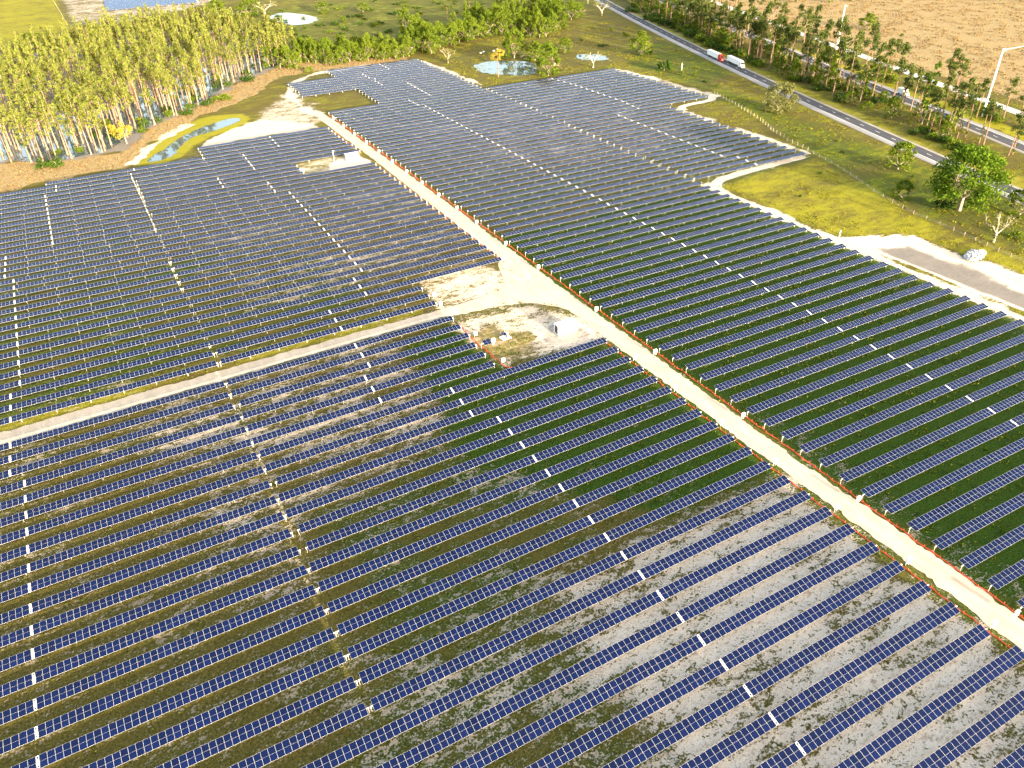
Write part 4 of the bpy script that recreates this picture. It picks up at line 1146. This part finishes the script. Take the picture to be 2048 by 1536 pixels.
SPECIAL = {
    ('broad', 181.7): 'bright green rounded tree standing alone close to the highway shoulder', ('broad', 154.6): 'small dark green tree standing in the meadow below the rounded one',
    ('oak', 162.8): 'big spreading oak with bare limbs showing beside the highway', ('bush', 160.6): 'dark thicket at the foot of the big spreading oak',
    ('broad', 176.7): 'tree at the roadside cut by the right edge below the oak', ('dead', 147.6): 'half dead tree with bleached limbs above the sandy basin',
    ('bush', 157.0): 'low bush to the right of the half dead tree', ('vine', 245.4): 'tall tree column smothered in bright green vines in the median',
    ('willow', 205.0): 'broad pale olive tree covering part', ('broad', 227.8): 'pale green tree on the grass slope above the panels by the small pond',
    ('bush', 213.4): 'dense bright green bush just above the top right panel rows', ('dead', 296.7): 'grey bare tree where the highway enters the picture',
    ('round', 117.1): 'lone tree with a round crown in front of the round pond', ('broad', 145.4): 'leaning tree at the right shore of the round pond',
    ('broad', 152.0): 'leafy tree behind the round pond', ('broad', 160.0): 'wide olive tree between the two ponds', ('broad', 190.0): 'bright green slim tree behind the small pond',
    ('dead', 180.7): 'grey bare tree in front of the small pond', ('dead', 107.7): 'sparse tree with crooked limbs at the corner of the far block',
    ('bush', 236.1): 'round bush at the tip of the wood near the small pond', ('dead', 11.9): 'pale bare tree at the wood edge left of the far block',
    ('dead', 50.9): 'bare grey tree beside the far pond', ('broad', 10.0): 'large bright tree at the corner of the distant solar array', ('broad', 38.1): 'yellow green tree between the distant array and the far pond',
    ('yellow', -103.0): 'golden leaved tree with a pale forked trunk at the swamp edge', ('broad', -142.2): 'bright yellow green round tree at the meadow edge far left',
    ('bush', -141.1): 'bright green bush at the swamp edge above the panels, left one of two', ('bush', -134.6): 'bright green bush at the swamp edge above the panels, right one of two',
    ('bush', -21.1): 'green thicket at the end of the swamp woods', ('bush', -68.0): 'low bush in front of the cypress trunks by the ditch pond',
    ('broad', 422.8): 'lone lime green tree in the dry field', ('broad', 99.0): 'tree on the grass behind the far pond', ('broad', 131.5): 'small tree in the far shrub meadow',
}
def where(x, y):
    if x > 330 and y > -60 or x > 300 and y > -20 and y < 60: return 'beyond the far carriageway'
    if x > 200 and y < 75: return 'in the median woods'
    if x > 240 and y >= 75: return 'at the head of the highway'
    if x > 100 and y > 95: return 'in the wood behind the ponds'
    if y > 170: return 'in the shrub meadow'
    if x < -30: return 'at the edge of the swamp'
    return 'above the far block'
KL = {'pine': 'tall bare-trunked pine', 'broad': 'leafy green tree', 'bush': 'green bush', 'dead': 'bare tree'}
for kind, x, y, h, w in TREES:
    lab = SPECIAL.get((kind, x))
    if lab: plant(kind, x, y, h, w, lab)
    else:
        a = where(x, y); plant(kind, x, y, h, w, f'{KL[kind]} {a}', f'{ {"pine": "pines", "broad": "leafy trees", "bush": "bushes", "dead": "bare trees"}[kind] } {a}')

def inside(poly, n, seed, cond=None, mind=0.0):
    g = np.random.default_rng(seed); P = np.array(poly); out = []
    lo, hi = P.min(0), P.max(0); tries = 0
    while len(out) < n and tries < n * 60:
        tries += 1
        q = lo + (hi - lo) * g.random(2)
        if sdist(poly, q[:1], q[1:])[0] <= 0: continue
        if cond and not cond(q[0], q[1]): continue
        if mind and any((q[0] - a) ** 2 + (q[1] - b) ** 2 < mind * mind for a, b in out[-120:]): continue
        out.append((float(q[0]), float(q[1])))
    return out
vis = lambda x, y: inframe(x, y, 10, 40, 60)
def hwx(S, y): return float(np.interp(y, [p.y for p in S], [p.x for p in S]))
# more trees of the median woods
med = lambda x, y: hwx(HW1, y) + 23 < x < hwx(HW2, y) - 7 and vis(x, y)
for x, y in inside([(225, -215), (262, -225), (330, -20), (430, 330), (340, 330), (275, 0)], 110, 5, med, 3):
    plant('pine', x, y, rng.normal(23, 3), rng.normal(8.5, 1), KL['pine'] + ' ' + 'in the median woods', 'pines in the median woods')
for x, y in inside([(225, -215), (262, -225), (330, -20), (430, 330), (340, 330), (275, 0)], 90, 6, med, 3.2):
    plant('broad', x, y, 6 + 6 * rng.random(), 7 + 4 * rng.random(), 'leafy green tree in the median woods', 'leafy trees in the median woods')
edge = lambda x, y: hwx(HW1, y) + 21 < x < hwx(HW1, y) + 30 and vis(x, y)
for x, y in inside([(215, -215), (240, -225), (330, 20), (420, 300), (330, 300), (262, 0)], 48, 8, edge, 2.6):
    plant('bush', x, y, 3 + 2.5 * rng.random(), 6 + 3 * rng.random(), 'green bush in the median woods', 'bushes in the median woods')
far = lambda x, y: hwx(HW2, y) + 18 < x < hwx(FRT, y) - 5 and vis(x, y)
for x, y in inside([(270, -215), (300, -225), (420, 120), (620, 560), (420, 400), (320, 0)], 26, 9, far, 4):
    plant('pine' if rng.random() < .5 else 'bush', x, y, *( (rng.normal(20, 3), 8) if False else (5 + 4 * rng.random(), 8)), 'green growth between the far carriageway and the frontage road', 'growth by the frontage road') if False else \
        plant('bush', x, y, 3.5 + 3 * rng.random(), 7 + 3 * rng.random(), 'green bush by the frontage road', 'bushes by the frontage road')
for x, y in inside([(300, -60), (345, -40), (480, 320), (400, 330)], 45, 10, lambda x, y: hwx(HW2, y) + 16 < x < hwx(FRT, y) - 2 and y > -60 and vis(x, y), 5):
    plant('pine', x, y, rng.normal(22, 3), 8.5, 'tall pine by the frontage road', 'pines by the frontage road')
# tree line along the top right edge
for x, y in inside([(370, 215), (470, 130), (640, 10), (720, 60), (560, 240), (430, 330)], 90, 11, lambda x, y: vis(x, y), 5):
    k = 'pine' if rng.random() < .5 else 'broad'
    plant(k, x, y, rng.normal(20, 3) if k == 'pine' else rng.normal(13, 2), 9, f'{"pine" if k == "pine" else "leafy tree"} lining the dry field', 'trees lining the dry field')
# wood behind the ponds and along the far block
for x, y in inside([(100, 125), (140, 145), (185, 160), (215, 128), (260, 185), (290, 240), (230, 240), (160, 200), (100, 180)], 70, 12, vis, 5):
    plant('broad', x, y, rng.normal(14, 3), rng.normal(10, 1.5), 'leafy tree in the wood behind the ponds', 'leafy trees in the wood behind the ponds')
for x, y in inside([(-2, 128), (92, 114), (100, 135), (30, 165), (0, 160)], 44, 13, vis, 3.5):
    plant('broad', x, y, rng.normal(12, 2.5), rng.normal(8.5, 1.5), 'leafy tree above the far block', 'leafy trees along the top edge of the far block')
# meadow shrubs
for x, y in inside([(-20, 190), (60, 150), (130, 165), (240, 240), (280, 380), (120, 420), (-10, 340)], 95, 14, vis, 4):
    plant('bush', x, y, 1.5 + 2.5 * rng.random(), 4 + 5 * rng.random(), 'green bush in the shrub meadow', 'bushes in the shrub meadow behind the woods')
for x, y in inside([(105, 100), (160, 15), (230, 60), (260, 120), (170, 110)], 14, 15, vis, 4):
    plant('bush', x, y, .8 + .9 * rng.random(), 1.5 + 2 * rng.random(), 'low shrub in the grass round the ponds', 'shrubs round the ponds')
for x, y in inside([(108, -200), (160, -200), (205, -70), (215, -60), (180, -262), (140, -262)], 12, 16, vis, 6):
    plant('bush', x, y, .7 + .8 * rng.random(), 1.2 + 1.6 * rng.random(), 'small shrub on the grass slope right of the panels', 'shrubs on the grass slope')

# ---- the flooded cypress wood
SW = [(-165, -4), (-150, 0), (-140, -8), (-126, -9), (-112, -7), (-100, 16), (-88, 28), (-74, 44), (-58, 58), (-44, 80), (-31, 102), (-14, 120), (6, 134), (26, 150), (22, 232), (-16, 322), (-70, 336), (-112, 300), (-140, 260), (-190, 230)]
pts = inside(SW, 760, 20, lambda x, y: inframe(x, y, 12, 30, 40), 3.4)
cx_, cy_ = CAM.x, CAM.y
pts.sort(key=lambda p: (p[0] - cx_) ** 2 + (p[1] - cy_) ** 2)
for i, (x, y) in enumerate(pts[:285]):
    plant('cypress', x, y, rng.normal(21, 2.6), rng.normal(5.6, .9), 'slender cypress in the flooded wood', 'cypresses of the flooded wood')
for x, y in inside([(-150, -2), (-112, -6), (-74, 44), (-31, 102), (6, 134), (4, 160), (-60, 110), (-120, 30)], 26, 21, vis, 6):
    plant('bush', x, y, 3 + 3 * rng.random(), 5 + 3 * rng.random(), 'bush at the foot of the cypresses', 'bushes under the cypresses')
# the rest of the wood reads as one mass
VV, FF, MI = [], [], []
nv = 0
for x, y in pts[285:]:
    h = rng.normal(20, 2.8)
    mb = MB(); mb.tube((x, y, 0), (x + rng.normal(0, .5), y, h), .30, .06, 5, cap=False)
    VV.append(np.array(mb.v)); FF.append(np.array(mb.f) + nv); MI += [0] * len(mb.f); nv += len(mb.v)
    lv = Leaves()
    for j in range(8):
        f = .45 + .55 * (j + rng.random()) / 8; a = rng.random() * 6.28; q = 2.3 * (1.12 - f) * 1.6 * rng.random()
        lv.blob((x + math.cos(a) * q, y + math.sin(a) * q, h * f), 1.0 + .7 * rng.random(), 20, .85)
    V, F = lv.arrays(); VV.append(V); FF.append(F + nv); MI += [1] * len(F); nv += len(V)
me = fast_mesh('cypress_forest', np.concatenate(VV), np.concatenate(FF), [M_bark_cyp, L_cyp], MI)
tag(link(bpy.data.objects.new('cypress_forest', me)), 'dense mass of cypress trees deeper in the flooded wood', 'forest', None, 'stuff')

# ---- undergrowth, scrub and grass
def scatter(name, label, cat, m, pos, size, per=5, spread=.5, upright=True):
    lv = Leaves()
    P = np.array(pos); n = len(P)
    c = np.repeat(P, per, 0); c[:, :2] += rng.normal(0, spread, (n * per, 2))
    s = np.repeat(np.asarray(size), per) * (.6 + .8 * rng.random(n * per)); c[:, 2] += s * .35
    lv.c = [c]; lv.sz = [s]
    o = link(bpy.data.objects.new(name, lv.mesh(name, m, upright=upright)))
    return tag(o, label, cat, None, 'stuff')
def field(name, n, seed):
    """value of a ground-cover channel at random points: nearest grid vertex"""
    return None
def sample(ch, x, y):
    ix = np.clip(np.searchsorted(gx, x), 0, nx - 1); iy = np.clip(np.searchsorted(gy, y), 0, ny - 1)
    return CH[ch][iy * nx + ix]
def draw(n, box, fn, seed):
    g = np.random.default_rng(seed); x = box[0] + (box[1] - box[0]) * g.random(n); y = box[2] + (box[3] - box[2]) * g.random(n)
    k = g.random(n) < fn(x, y); x, y = x[k], y[k]
    return np.stack([x, y, terr(x, y)], 1)
clump = lambda x, y, s: vnoise(x, y, 3.1, s) * .6 + vnoise(x, y, 1.1, s + 1) * .4
g1 = draw(60000, (-165, 110, -420, -190), lambda x, y: np.where((sample('path', x, y) < .2), np.clip((clump(x, y, 40) - .42) * 4, 0, 1) * np.clip(.15 + sample('lush', x, y) - sample('sand', x, y) * .8, 0, 1), 0), 41)
g1 = g1[[not ((-8 < a < 8 and b > -430 and np.interp(b, yl, xl) - .3 < a < np.interp(b, yr, xr) + .3) or (-239.3 < b < -232)) for a, b, _ in g1]]
scatter('grass_tufts', 'green and olive grass tufts between the solar panel rows', 'grass', L_grass, g1, .28 + .22 * rng.random(len(g1)), 3, .22)
g2 = draw(26000, (-220, 130, -45, 150), lambda x, y: np.clip(sample('dry', x, y) - .45, 0, 1) * 1.6 * (sample('mud', x, y) < .5), 43)
scatter('dry_scrub', 'reddish brown dry scrub along the margin of the swamp', 'undergrowth', L_scrub, g2, .30 + .35 * rng.random(len(g2)), 3, .5)
g3 = draw(60000, (300, 720, -230, 420), lambda x, y: np.clip(sample('dry', x, y) - .4, 0, 1) * 1.4 * np.clip((vnoise(x, y, 6, 50) - .3) * 3, 0, 1), 45)
g3 = g3[[inframe(a, b, 0, 20, 20) and a > hwx(FRT, b) + 9 for a, b, _ in g3]]
scatter('dry_grass', 'tawny dry grass and brush covering the field beyond the frontage road', 'grass', L_scrub, g3, .45 + .45 * rng.random(len(g3)), 3, .8)
g4 = draw(60000, (100, 330, -330, 150), lambda x, y: (sample('path', x, y) < .2) * (sample('dry', x, y) < .6) * (sample('mud', x, y) < .2) * np.clip((vnoise(x, y, 7, 60) * .6 + vnoise(x, y, 2.2, 61) * .4 - .45) * 4, 0, 1), 47)
g4 = np.array([q for q in g4 if inframe(q[0], q[1], 0, 20, 20) and sdist(FR, q[:1], q[1:2])[0] < -1 and not (hwx(HW1, q[1]) - 3 < q[0] < hwx(HW1, q[1]) + 15) and not (hwx(HW2, q[1]) - 3 < q[0] < hwx(HW2, q[1]) + 15)])
scatter('meadow_grass', 'tall yellow green grass on the slopes between the panels and the highway', 'grass', L_meadow, g4, .20 + .25 * rng.random(len(g4)), 4, .5)

# ---- labels that place each tree of a group by the landmarks it stands at
def spot(g, x, y):
    if 'cypress' in g or 'flooded' in g:
        a = 'left of the ditch pond' if x < -98 else 'behind the ditch pond' if x < -45 else 'towards the far block'
        d = sdist(SW, np.array([x]), np.array([y]))[0]
        return a + (', front row' if d < 7 and y < 135 else '')
    if x > 200 and ('median' in g or 'frontage' in g):
        return ('near the top edge' if y > 120 else 'upstream of the trucks' if y > 20 else 'beside the trucks' if y > -75 else 'behind the pale roadside tree' if y > -125
                else 'near the white box truck' if y > -170 else 'above the big oak')
    if 'lining' in g: return 'left half' if x < 470 else 'right half'
    if 'far block' in g: return 'left half' if x < 45 else 'right half'
    if 'behind the ponds' in g: return 'near the round pond' if x < 175 else 'towards the highway'
    if 'meadow' in g: return 'near the far pond' if y > 290 else 'close behind the wood'
    return ''
by = {}
for g, L in PLANTED.items():
    for o, lab, x, y in L: by.setdefault((lab, spot(g, x, y)), []).append(o)
for (lab, sp), M in by.items():
    M.sort(key=lambda o: (o.location - CAM).dot(r2) / (o.location - CAM).dot(fw))
    for i, o in enumerate(M):
        t = lab + (' ' + sp if sp else '')
        if len(M) > 1: t += f', {ordinal(i + 1)} from the left'
        o['label'] = t if len(t.split()) <= 16 else t.replace(' from the left', ' from left').replace(' the ', ' ')
